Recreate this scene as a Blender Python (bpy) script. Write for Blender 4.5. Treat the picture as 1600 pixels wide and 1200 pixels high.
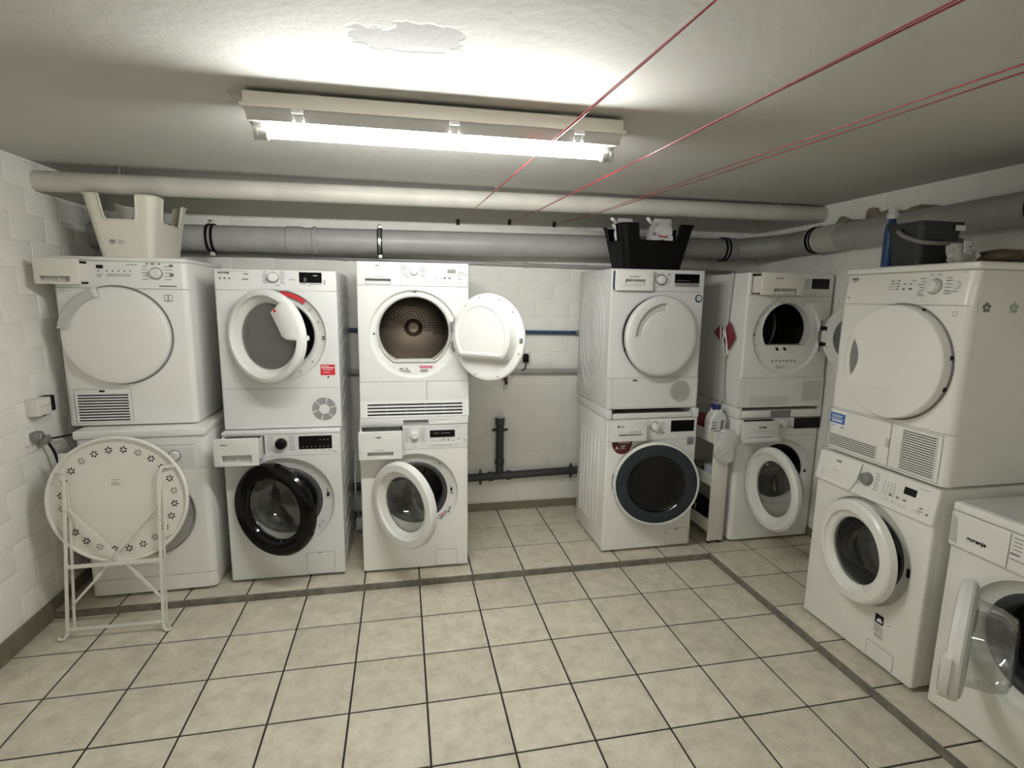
import bpy, bmesh, math, random
from mathutils import Vector, Matrix
from mathutils.geometry import tessellate_polygon

# ------------------------------------------------------------------ camera, world, exposure
S = bpy.context.scene
for o in list(bpy.data.objects):
    bpy.data.objects.remove(o)
COL = S.collection
PI = math.pi
R_ = math.radians

def look(yaw, pitch, roll, pos, fpx):
    cy, sy = math.cos(yaw), math.sin(yaw)
    F = Vector((sy*math.cos(pitch), cy*math.cos(pitch), math.sin(pitch)))
    Rt = Vector((cy, -sy, 0)); U = Rt.cross(F)
    c, s = math.cos(roll), math.sin(roll)
    right, up = Rt*c + U*s, Rt*(-s) + U*c
    cd = bpy.data.cameras.new('camera'); cam = bpy.data.objects.new('camera', cd)
    COL.objects.link(cam)
    cd.sensor_fit = 'HORIZONTAL'; cd.sensor_width = 36.0; cd.lens = fpx/1600*36
    cd.clip_start = 0.02
    m = Matrix((right, up, -F)).transposed().to_4x4(); m.translation = pos
    cam.matrix_world = m
    S.camera = cam
look(R_(11.682528), R_(-9.136661), R_(0.8315133), Vector((0, 0, 1.614492)), 836.99)

w = bpy.data.worlds.new('world'); S.world = w; w.use_nodes = True
w.node_tree.nodes['Background'].inputs[0].default_value = (0.5, 0.5, 0.48, 1)
w.node_tree.nodes['Background'].inputs[1].default_value = 0.02
S.view_settings.view_transform = 'Standard'
S.view_settings.look = 'None'
S.view_settings.gamma = 1.0
S.view_settings.use_curve_mapping = False
S.view_settings.exposure = 1.72
TUBE_POWER = 62.0          # emission of the fluorescent tube above the machines
FILL_POWER = 17.0          # emission of an unseen lamp added behind the camera as fill light
for k, v in (('max_bounces', 12), ('diffuse_bounces', 6), ('glossy_bounces', 5), ('transmission_bounces', 8), ('transparent_max_bounces', 24)):
    try: setattr(S.cycles, k, v)
    except Exception: pass
try:
    S.cycles.use_denoising = True
    S.cycles.caustics_reflective = False
    S.cycles.caustics_refractive = False
except Exception: pass

# ------------------------------------------------------------------ materials
def mat(name, col, rough=0.5, metal=0.0, noise=0.0, nscale=8.0, bump=0.0, bscale=60.0, emit=0.0, coat=0.0, spec=0.5, col2=None):
    m = bpy.data.materials.new(name); m.use_nodes = True
    nt = m.node_tree; b = nt.nodes['Principled BSDF']
    b.inputs['Base Color'].default_value = (*col, 1)
    b.inputs['Roughness'].default_value = rough
    b.inputs['Metallic'].default_value = metal
    b.inputs['Coat Weight'].default_value = coat
    b.inputs['Specular IOR Level'].default_value = spec
    if emit:
        b.inputs['Emission Color'].default_value = (*col, 1)
        b.inputs['Emission Strength'].default_value = emit
    tc = nt.nodes.new('ShaderNodeTexCoord')
    if noise or col2:
        n = nt.nodes.new('ShaderNodeTexNoise'); n.inputs['Scale'].default_value = nscale; n.inputs['Detail'].default_value = 6
        nt.links.new(tc.outputs['Object'], n.inputs['Vector'])
        r = nt.nodes.new('ShaderNodeValToRGB')
        c2 = col2 or tuple(max(0, c*(1-noise)) for c in col)
        r.color_ramp.elements[0].position = 0.35; r.color_ramp.elements[1].position = 0.65
        r.color_ramp.elements[0].color = (*c2, 1); r.color_ramp.elements[1].color = (*col, 1)
        nt.links.new(n.outputs['Fac'], r.inputs['Fac']); nt.links.new(r.outputs['Color'], b.inputs['Base Color'])
    if bump:
        n = nt.nodes.new('ShaderNodeTexNoise'); n.inputs['Scale'].default_value = bscale; n.inputs['Detail'].default_value = 5
        nt.links.new(tc.outputs['Object'], n.inputs['Vector'])
        bp = nt.nodes.new('ShaderNodeBump'); bp.inputs['Strength'].default_value = bump; bp.inputs['Distance'].default_value = 0.01
        nt.links.new(n.outputs['Fac'], bp.inputs['Height']); nt.links.new(bp.outputs['Normal'], b.inputs['Normal'])
    return m

def thin_glass(name, tint, haze=0.0, hazecol=(0.6, 0.6, 0.6), gloss=0.12):
    """a clear shell: transparent with tint, a little milky diffuse, mirror reflections that grow to grazing angles"""
    m = bpy.data.materials.new(name); m.use_nodes = True
    nt = m.node_tree; nt.nodes.clear()
    out = nt.nodes.new('ShaderNodeOutputMaterial')
    tr = nt.nodes.new('ShaderNodeBsdfTransparent'); tr.inputs[0].default_value = (*tint, 1)
    df = nt.nodes.new('ShaderNodeBsdfDiffuse'); df.inputs[0].default_value = (*hazecol, 1)
    gl = nt.nodes.new('ShaderNodeBsdfGlossy'); gl.inputs['Roughness'].default_value = 0.04
    lw = nt.nodes.new('ShaderNodeLayerWeight'); lw.inputs[0].default_value = 0.25
    m1 = nt.nodes.new('ShaderNodeMixShader'); m1.inputs[0].default_value = haze
    m2 = nt.nodes.new('ShaderNodeMixShader')
    mr = nt.nodes.new('ShaderNodeMapRange'); mr.inputs[3].default_value = gloss*0.5; mr.inputs[4].default_value = 0.75
    nt.links.new(lw.outputs['Facing'], mr.inputs[0])
    nt.links.new(tr.outputs[0], m1.inputs[1]); nt.links.new(df.outputs[0], m1.inputs[2])
    nt.links.new(mr.outputs[0], m2.inputs[0]); nt.links.new(m1.outputs[0], m2.inputs[1]); nt.links.new(gl.outputs[0], m2.inputs[2])
    nt.links.new(m2.outputs[0], out.inputs[0])
    return m

M = {}
M['white'] = mat('white_enamel', (0.79, 0.79, 0.765), 0.28, noise=0.03, nscale=3, coat=0.2)
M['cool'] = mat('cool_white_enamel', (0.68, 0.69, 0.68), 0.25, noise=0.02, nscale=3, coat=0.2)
M['aged'] = mat('aged_white_enamel', (0.79, 0.79, 0.745), 0.32, noise=0.05, nscale=4, coat=0.15)
M['plastic'] = mat('white_plastic', (0.70, 0.70, 0.68), 0.35)
M['plasticwarm'] = mat('warm_white_plastic', (0.74, 0.72, 0.66), 0.38)
M['cream'] = mat('cream_plastic', (0.74, 0.71, 0.62), 0.42, noise=0.03)
M['lightgrey'] = mat('light_grey_plastic', (0.52, 0.52, 0.50), 0.4)
M['silver'] = mat('silver_plastic', (0.42, 0.42, 0.42), 0.28, metal=0.6)
M['midgrey'] = mat('mid_grey_plastic', (0.22, 0.22, 0.21), 0.45)
M['print'] = mat('grey_print', (0.15, 0.15, 0.15), 0.6)
M['printlight'] = mat('pale_print', (0.28, 0.28, 0.275), 0.6)
M['ink'] = mat('dark_ink', (0.010, 0.010, 0.010), 0.5, spec=0.2)
M['black'] = mat('black_gloss', (0.002, 0.002, 0.0022), 0.10, spec=0.3)
M['blackmatt'] = mat('black_plastic', (0.003, 0.003, 0.0033), 0.5, spec=0.15)
M['rubber'] = mat('grey_rubber', (0.04, 0.042, 0.043), 0.55)
M['smoke'] = mat('smoked_door_glass', (0.018, 0.026, 0.032), 0.12, spec=0.4)
M['deep'] = mat('deep_door_glass', (0.002, 0.002, 0.0022), 0.08, spec=0.35)
M['steel'] = mat('brushed_steel', (0.42, 0.41, 0.39), 0.32, metal=1.0, noise=0.25, nscale=30)
M['bronze'] = mat('warm_steel', (0.30, 0.24, 0.19), 0.42, metal=0.85, noise=0.15, nscale=5)
M['darksteel'] = mat('dark_drum_steel', (0.10, 0.095, 0.09), 0.4, metal=0.8, noise=0.35, nscale=25)
M['chrome'] = mat('bright_metal', (0.7, 0.7, 0.68), 0.22, metal=1.0)
M['red'] = mat('red_print', (0.55, 0.02, 0.03), 0.5)
M['darkred'] = mat('dark_red_sticker', (0.10, 0.012, 0.012), 0.5)
M['blue'] = mat('blue_print', (0.02, 0.12, 0.40), 0.5)
M['navy'] = mat('navy_print', (0.02, 0.06, 0.13), 0.5)
M['paper'] = mat('white_sticker', (0.80, 0.80, 0.79), 0.6)
M['glass'] = thin_glass('door_bowl_glass', (0.86, 0.88, 0.87), haze=0.03, gloss=0.14)
M['tinted'] = thin_glass('tinted_door_window', (0.34, 0.34, 0.33), haze=0.45, hazecol=(0.20, 0.20, 0.19), gloss=0.10)
M['clearplastic'] = thin_glass('clear_plastic_film', (0.80, 0.80, 0.78), haze=0.68, hazecol=(0.92, 0.92, 0.90), gloss=0.22)
M['wallpaint'] = mat('wall_paint', (0.86, 0.855, 0.81), 0.75, noise=0.05, nscale=4, bump=0.25, bscale=45)
M['pipe'] = mat('grey_drain_pipe', (0.40, 0.40, 0.385), 0.42, noise=0.12, nscale=9)
M['paintpipe'] = mat('painted_pipe', (0.56, 0.55, 0.50), 0.5, noise=0.12, nscale=7, bump=0.15, bscale=20)
M['darkpipe'] = mat('dark_grey_waste_pipe', (0.05, 0.053, 0.056), 0.5, noise=0.2, nscale=10)
M['bluepipe'] = mat('blue_water_pipe', (0.025, 0.065, 0.13), 0.45)
M['rope'] = mat('red_cord', (0.30, 0.022, 0.028), 0.28, noise=0.3, nscale=60, coat=0.4)
M['rust'] = mat('rusty_iron', (0.055, 0.04, 0.03), 0.8)
M['tablepaint'] = mat('white_painted_steel', (0.76, 0.75, 0.70), 0.42, noise=0.03)
M['kerb'] = mat('stone_edging', (0.215, 0.195, 0.16), 0.7, noise=0.4, nscale=22, bump=0.3, bscale=60)
M['skirting'] = mat('olive_skirting', (0.20, 0.185, 0.135), 0.6, noise=0.2, nscale=12)
M['grout'] = mat('dark_grout', (0.030, 0.024, 0.019), 0.9, noise=0.3, nscale=40)
M['bucket'] = mat('dark_grey_bucket', (0.028, 0.032, 0.031), 0.45)
M['bottleblue'] = mat('blue_bottle', (0.03, 0.085, 0.26), 0.35, noise=0.35, nscale=40)
M['capblue'] = mat('dark_blue_cap', (0.012, 0.025, 0.15), 0.35)
M['palebox'] = mat('pale_blue_box', (0.42, 0.50, 0.60), 0.5)
M['khaki'] = mat('khaki_cloth', (0.27, 0.24, 0.14), 0.8, noise=0.4, nscale=30)
M['rag'] = mat('brown_rag', (0.17, 0.14, 0.10), 0.9, noise=0.4, nscale=30, bump=0.5, bscale=50)
M['crust'] = mat('crusty_foam', (0.33, 0.29, 0.22), 0.95, noise=0.45, nscale=30, bump=0.9, bscale=40)
M['strap'] = mat('pale_webbing', (0.62, 0.61, 0.57), 0.8)
M['strapred'] = mat('red_ribbon', (0.22, 0.03, 0.04), 0.7)
M['pinkprint'] = mat('pink_print', (0.60, 0.17, 0.22), 0.5)
M['palegreen'] = mat('pale_green_print', (0.36, 0.45, 0.38), 0.6)
M['olive'] = mat('olive_print', (0.20, 0.19, 0.07), 0.5)

def tile_mat():
    m = bpy.data.materials.new('beige_stone_tile'); m.use_nodes = True
    nt = m.node_tree; b = nt.nodes['Principled BSDF']; L = nt.links
    b.inputs['Roughness'].default_value = 0.42
    geo = nt.nodes.new('ShaderNodeNewGeometry')
    oi = nt.nodes.new('ShaderNodeObjectInfo')
    add = nt.nodes.new('ShaderNodeVectorMath'); add.operation = 'MULTIPLY_ADD'
    cx = nt.nodes.new('ShaderNodeCombineXYZ'); L.new(oi.outputs['Random'], cx.inputs[2])
    L.new(cx.outputs[0], add.inputs[0]); add.inputs[1].default_value = (9, 9, 9); L.new(geo.outputs['Position'], add.inputs[2])
    n1 = nt.nodes.new('ShaderNodeTexNoise'); n1.inputs['Scale'].default_value = 13; n1.inputs['Detail'].default_value = 12; n1.inputs['Roughness'].default_value = 0.74
    L.new(add.outputs[0], n1.inputs['Vector'])
    r = nt.nodes.new('ShaderNodeValToRGB')
    e = r.color_ramp.elements
    e[0].position = 0.33; e[0].color = (0.45, 0.41, 0.325, 1)
    e[1].position = 0.68; e[1].color = (0.67, 0.63, 0.525, 1)
    x = e.new(0.5); x.color = (0.57, 0.53, 0.43, 1)
    L.new(n1.outputs['Fac'], r.inputs['Fac'])
    hs = nt.nodes.new('ShaderNodeHueSaturation')
    mr = nt.nodes.new('ShaderNodeMapRange'); mr.inputs[3].default_value = 0.94; mr.inputs[4].default_value = 1.06
    L.new(oi.outputs['Random'], mr.inputs[0]); L.new(mr.outputs[0], hs.inputs['Value'])
    L.new(r.outputs[0], hs.inputs['Color']); L.new(hs.outputs[0], b.inputs['Base Color'])
    n2 = nt.nodes.new('ShaderNodeTexNoise'); n2.inputs['Scale'].default_value = 60; L.new(add.outputs[0], n2.inputs['Vector'])
    bp = nt.nodes.new('ShaderNodeBump'); bp.inputs['Strength'].default_value = 0.12; bp.inputs['Distance'].default_value = 0.005
    L.new(n2.outputs['Fac'], bp.inputs['Height']); L.new(bp.outputs[0], b.inputs['Normal'])
    return m
M['tile'] = tile_mat()

def ceiling_mat():
    """painted concrete with one peeling patch (a worn spot with a shape of its own)"""
    m = bpy.data.materials.new('ceiling_paint'); m.use_nodes = True
    nt = m.node_tree; b = nt.nodes['Principled BSDF']; L = nt.links
    b.inputs['Roughness'].default_value = 0.8
    tc = nt.nodes.new('ShaderNodeTexCoord')
    n = nt.nodes.new('ShaderNodeTexNoise'); n.inputs['Scale'].default_value = 3; n.inputs['Detail'].default_value = 8
    L.new(tc.outputs['Object'], n.inputs['Vector'])
    base = nt.nodes.new('ShaderNodeMix'); base.data_type = 'RGBA'
    base.inputs[6].default_value = (0.475, 0.473, 0.45, 1); base.inputs[7].default_value = (0.53, 0.527, 0.50, 1)
    L.new(n.outputs['Fac'], base.inputs[0])
    mp = nt.nodes.new('ShaderNodeMapping'); mp.inputs['Location'].default_value = (-0.045*4.2, -1.43*8.5, -2.232)
    mp.inputs['Scale'].default_value = (4.2, 8.5, 1)
    L.new(tc.outputs['Object'], mp.inputs['Vector'])
    n2 = nt.nodes.new('ShaderNodeTexNoise'); n2.inputs['Scale'].default_value = 9; n2.inputs['Detail'].default_value = 7
    L.new(tc.outputs['Object'], n2.inputs['Vector'])
    ln = nt.nodes.new('ShaderNodeVectorMath'); ln.operation = 'LENGTH'; L.new(mp.outputs[0], ln.inputs[0])
    ad = nt.nodes.new('ShaderNodeMath'); ad.operation = 'MULTIPLY_ADD'; ad.inputs[1].default_value = 1.3
    L.new(n2.outputs['Fac'], ad.inputs[0]); L.new(ln.outputs['Value'], ad.inputs[2])
    lt = nt.nodes.new('ShaderNodeMapRange'); lt.inputs[1].default_value = 1.22; lt.inputs[2].default_value = 1.30; lt.inputs[3].default_value = 1; lt.inputs[4].default_value = 0
    L.new(ad.outputs[0], lt.inputs[0])
    mx = nt.nodes.new('ShaderNodeMix'); mx.data_type = 'RGBA'; mx.inputs[7].default_value = (0.31, 0.308, 0.30, 1)
    L.new(lt.outputs[0], mx.inputs[0]); L.new(base.outputs[2], mx.inputs[6]); L.new(mx.outputs[2], b.inputs['Base Color'])
    n3 = nt.nodes.new('ShaderNodeTexNoise'); n3.inputs['Scale'].default_value = 28; n3.inputs['Detail'].default_value = 6
    L.new(tc.outputs['Object'], n3.inputs['Vector'])
    sub = nt.nodes.new('ShaderNodeMath'); sub.operation = 'SUBTRACT'; L.new(n3.outputs['Fac'], sub.inputs[0]); L.new(lt.outputs[0], sub.inputs[1])
    bp = nt.nodes.new('ShaderNodeBump'); bp.inputs['Strength'].default_value = 0.25; bp.inputs['Distance'].default_value = 0.006
    L.new(sub.outputs[0], bp.inputs['Height']); L.new(bp.outputs[0], b.inputs['Normal'])
    return m
M['ceiling'] = ceiling_mat()

def drum_mat():
    m = mat('perforated_drum', (0.30, 0.29, 0.28), 0.35, metal=0.85)
    nt = m.node_tree; b = nt.nodes['Principled BSDF']
    tc = nt.nodes.new('ShaderNodeTexCoord')
    v = nt.nodes.new('ShaderNodeTexVoronoi'); v.inputs['Scale'].default_value = 55; v.inputs['Randomness'].default_value = 0.15
    nt.links.new(tc.outputs['Object'], v.inputs['Vector'])
    r = nt.nodes.new('ShaderNodeValToRGB'); r.color_ramp.interpolation = 'CONSTANT'
    r.color_ramp.elements[0].color = (0.004, 0.004, 0.004, 1); r.color_ramp.elements[1].position = 0.22; r.color_ramp.elements[1].color = (0.16, 0.155, 0.15, 1)
    nt.links.new(v.outputs['Distance'], r.inputs['Fac']); nt.links.new(r.outputs[0], b.inputs['Base Color'])
    return m
M['drum'] = drum_mat()
M['tube'] = mat('lit_tube', (1.0, 1.0, 0.96), emit=TUBE_POWER)
M['tubefill'] = mat('lit_fill_tube', (1.0, 1.0, 0.96), emit=FILL_POWER)

# ------------------------------------------------------------------ mesh helpers
def link(name, me, m, parent=None, loc=(0, 0, 0), rot=(0, 0, 0), smooth=32):
    o = bpy.data.objects.new(name, me); COL.objects.link(o)
    if m is not None and not me.materials:
        me.materials.append(M[m] if isinstance(m, str) else m)
    if parent is not None: o.parent = parent
    o.location = loc; o.rotation_euler = rot
    return o

def obj(name, bm, m, parent=None, loc=(0, 0, 0), rot=(0, 0, 0), smooth=28, fix=True):
    if fix: bmesh.ops.recalc_face_normals(bm, faces=bm.faces)
    me = bpy.data.meshes.new(name)
    if smooth:
        for f in bm.faces: f.smooth = True
    bm.to_mesh(me); bm.free()
    if smooth: me.set_sharp_from_angle(angle=R_(smooth))
    return link(name, me, m, parent, loc, rot)

def B(): return bmesh.new()

def tag(o, label=None, cat=None, group=None, kind=None):
    if label: o['label'] = label
    if cat: o['category'] = cat
    if group: o['group'] = group
    if kind: o['kind'] = kind
    return o

def thing(name, label, cat, loc=(0, 0, 0), rz=0, group=None):
    o = bpy.data.objects.new(name, None); COL.objects.link(o)
    o.empty_display_size = 0.1
    o.location = loc; o.rotation_euler = (0, 0, rz)
    return tag(o, label, cat, group)

def box(bm, x0, x1, y0, y1, z0, z1, bev=0.0, seg=2):
    r = bmesh.ops.create_cube(bm, size=1)
    for v in r['verts']:
        v.co = Vector(((x0+x1)/2 + v.co.x*(x1-x0), (y0+y1)/2 + v.co.y*(y1-y0), (z0+z1)/2 + v.co.z*(z1-z0)))
    if bev:
        es = list({e for v in r['verts'] for e in v.link_edges})
        bmesh.ops.bevel(bm, geom=es, offset=bev, segments=seg, affect='EDGES', profile=0.5)
    return bm

def obox(bm, c, ax, ay, az, hx, hy, hz):
    """box given by centre, three axes and half sizes"""
    r = bmesh.ops.create_cube(bm, size=2)
    for v in r['verts']:
        v.co = Vector(c) + Vector(ax)*(v.co.x*hx) + Vector(ay)*(v.co.y*hy) + Vector(az)*(v.co.z*hz)
    return bm

def rr(u0, u1, v0, v1, r, n=4):
    p = []
    for cx, cz, a in ((u1-r, v1-r, 0), (u0+r, v1-r, 90), (u0+r, v0+r, 180), (u1-r, v0+r, 270)):
        for k in range(n+1):
            t = R_(a + 90*k/n); p.append((cx + r*math.cos(t), cz + r*math.sin(t)))
    return p

def circ(cu, cv, r, n=48, flat=None):
    p = [(cu + r*math.cos(2*PI*k/n), cv + r*math.sin(2*PI*k/n)) for k in range(n)]
    if flat is not None: p = [(u, max(v, cv-flat)) for u, v in p]
    return p

def sector(cu, cv, r0, r1, a0, a1, n=20):
    p = [(cu + r1*math.cos(R_(a0+(a1-a0)*k/n)), cv + r1*math.sin(R_(a0+(a1-a0)*k/n))) for k in range(n+1)]
    return p + [(cu + r0*math.cos(R_(a1+(a0-a1)*k/n)), cv + r0*math.sin(R_(a1+(a0-a1)*k/n))) for k in range(n+1)]

def inset(p, c):
    """move each point of a loop inward by c"""
    n = len(p); A = sum(p[i][0]*p[(i+1) % n][1] - p[(i+1) % n][0]*p[i][1] for i in range(n)); s = 1 if A > 0 else -1
    q = []
    for i in range(n):
        a, b, d = Vector(p[i-1]), Vector(p[i]), Vector(p[(i+1) % n])
        t = (d-a)
        if t.length < 1e-9: q.append(p[i]); continue
        t.normalize(); q.append((b.x - s*t.y*c, b.y + s*t.x*c))
    return q

def plate(bm, outer, holes=(), yf=0.0, yb=0.02, ch=0.0, seg=2, back=False, xr=0.0):
    """flat plate facing -Y with holes; the outer edge is rounded by ch (or only its two upright edges, by xr)"""
    n = len(outer)
    ch = ch or xr
    steps = (seg if not xr else max(3, seg)) if ch else 0
    us = [p[0] for p in outer]; ua, ub = min(us), max(us)
    loops = []
    for k in range(steps+1):
        t = PI/2*k/steps if steps else PI/2
        ins = ch*(1-math.sin(t)); y = yf + ch*(1-math.cos(t))
        if xr: ring = [(min(max(u, ua+ins), ub-ins), v) for u, v in outer]
        else: ring = inset(outer, ins) if ins > 1e-9 else outer
        loops.append([bm.verts.new((u, y, v)) for u, v in ring])
    loops.append([bm.verts.new((u, yb, v)) for u, v in outer])
    for a, b in zip(loops, loops[1:]):
        for i in range(n):
            j = (i+1) % n
            try: bm.faces.new((a[i], a[j], b[j], b[i]))
            except ValueError: pass
    def cap(front, hl):
        vs = list(front); polys = [[v.co.copy() for v in front]]
        for h in hl: vs += h; polys.append([v.co.copy() for v in h])
        for t in tessellate_polygon(polys):
            try: bm.faces.new([vs[i] for i in t])
            except ValueError: pass
    hf, hb = [], []
    for h in holes:
        f = [bm.verts.new((u, yf, v)) for u, v in h]; g = [bm.verts.new((u, yb, v)) for u, v in h]
        for i in range(len(h)):
            j = (i+1) % len(h); bm.faces.new((f[i], f[j], g[j], g[i]))
        hf.append(f); hb.append(g)
    cap(loops[0], hf)
    if back: cap(loops[-1], hb)
    return bm

def lathe(bm, prof, cu=0, cv=0, n=56, a0=0.0, a1=360.0, closed=False):
    """turn (radius, y[, flat]) points about the axis along Y through (cu, cv)"""
    full = abs(a1-a0-360) < 1e-6
    m = n if full else n+1
    rings = []
    for q in prof:
        r, y = q[0], q[1]; fl = q[2] if len(q) > 2 else None
        if r < 1e-6: rings.append([bm.verts.new((cu, y, cv))]); continue
        row = []
        for k in range(m):
            t = R_(a0 + (a1-a0)*k/n); z = r*math.sin(t)
            if fl is not None: z = max(z, -fl)
            row.append(bm.verts.new((cu + r*math.cos(t), y, cv + z)))
        rings.append(row)
    pairs = list(zip(rings, rings[1:])) + ([(rings[-1], rings[0])] if closed else [])
    for a, b in pairs:
        for k in range(n):
            j = (k+1) % m
            if len(a) == 1 and len(b) == 1: continue
            try:
                if len(a) == 1: bm.faces.new((a[0], b[j], b[k]))
                elif len(b) == 1: bm.faces.new((a[k], a[j], b[0]))
                else: bm.faces.new((a[k], a[j], b[j], b[k]))
            except ValueError: pass
    return bm

def zlathe(bm, prof, cx=0, cy=0, n=24, sx=1.0, sy=1.0):
    """turn (radius, z) about the vertical axis"""
    rings = []
    for r, z in prof:
        if r < 1e-6: rings.append([bm.verts.new((cx, cy, z))])
        else: rings.append([bm.verts.new((cx + sx*r*math.cos(2*PI*k/n), cy + sy*r*math.sin(2*PI*k/n), z)) for k in range(n)])
    for a, b in zip(rings, rings[1:]):
        for k in range(n):
            j = (k+1) % n
            if len(a) == 1: bm.faces.new((a[0], b[k], b[j]))
            elif len(b) == 1: bm.faces.new((a[k], a[j], b[0]))
            else: bm.faces.new((a[k], a[j], b[j], b[k]))
    return bm

def tube(bm, pts, r, n=10, caps=True, flat=1.0):
    """round bar along a path; r may be one radius or one per point"""
    P = [Vector(p) for p in pts]; rs = r if isinstance(r, (list, tuple)) else [r]*len(P)
    T = []
    for i in range(len(P)):
        t = (P[min(i+1, len(P)-1)] - P[max(i-1, 0)])
        T.append(t.normalized())
    up = Vector((0, 0, 1)) if abs(T[0].z) < 0.9 else Vector((1, 0, 0))
    N = (up - T[0]*up.dot(T[0])).normalized()
    rings = []
    for i, p in enumerate(P):
        N = (N - T[i]*N.dot(T[i])).normalized(); Bn = T[i].cross(N)
        rings.append([bm.verts.new(p + (N*math.cos(2*PI*k/n) + Bn*math.sin(2*PI*k/n)*flat)*rs[i]) for k in range(n)])
    for a, b in zip(rings, rings[1:]):
        for k in range(n):
            j = (k+1) % n; bm.faces.new((a[k], a[j], b[j], b[k]))
    if caps:
        bm.faces.new(list(reversed(rings[0]))); bm.faces.new(rings[-1])
    return bm

def smooth_path(pts, k=6):
    """Catmull-Rom through the points"""
    P = [Vector(p) for p in pts]; P = [P[0]*2-P[1]] + P + [P[-1]*2-P[-2]]
    out = []
    for i in range(1, len(P)-2):
        for s in range(k):
            t = s/k; a, b, c, d = P[i-1], P[i], P[i+1], P[i+2]
            out.append(0.5*((2*b) + (c-a)*t + (2*a-5*b+4*c-d)*t*t + (3*b-a-3*c+d)*t**3))
    return out + [P[-2]]

def text(s, size, parent, u, y, v, m='ink', bold=0.0, width=None, italic=0.0, rotz=0.0, align='LEFT', name='lettering'):
    cu = bpy.data.curves.new('lettering', 'FONT'); cu.body = s; cu.size = size; cu.offset = bold; cu.shear = italic
    cu.align_x = align; cu.resolution_u = 2; cu.extrude = 0.0002
    t = bpy.data.objects.new('tmp_text', cu); COL.objects.link(t)
    bpy.context.view_layer.update()
    me = bpy.data.meshes.new_from_object(t.evaluated_get(bpy.context.evaluated_depsgraph_get()))
    bpy.data.objects.remove(t); bpy.data.curves.remove(cu)
    me.materials.clear()
    if width:
        xs = [q.co.x for q in me.vertices]; k = width/(max(xs)-min(xs))
        for q in me.vertices: q.co.x *= k
    me.name = name
    return link(name, me, m, parent, (u, y, v), (PI/2, 0, rotz))

def strips(rects, parent, y=0.0, m='print', name='panel_print'):
    """thin printed bars and label lines: (u, v, width, height)"""
    bm = B()
    for u, v, w_, h in rects:
        vs = [bm.verts.new(p) for p in ((u, y-0.0004, v), (u+w_, y-0.0004, v), (u+w_, y-0.0004, v+h), (u, y-0.0004, v+h))]
        bm.faces.new(vs)
    o = obj(name, bm, m, parent, smooth=0)
    if len(rects) > 1: o['kind'] = 'stuff'
    return o

def dial_print(u, v, du, n, dv, ln, h=0.0032, rnd=None):
    q = random.Random(rnd or 1); out = []
    for s in (-1, 1):
        for k in range(n):
            L = ln*q.uniform(0.55, 1.0); zz = v + (k-(n-1)/2)*dv
            x = u + s*du
            out.append((x if s > 0 else x-L, zz, L, h))
    return out

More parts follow.
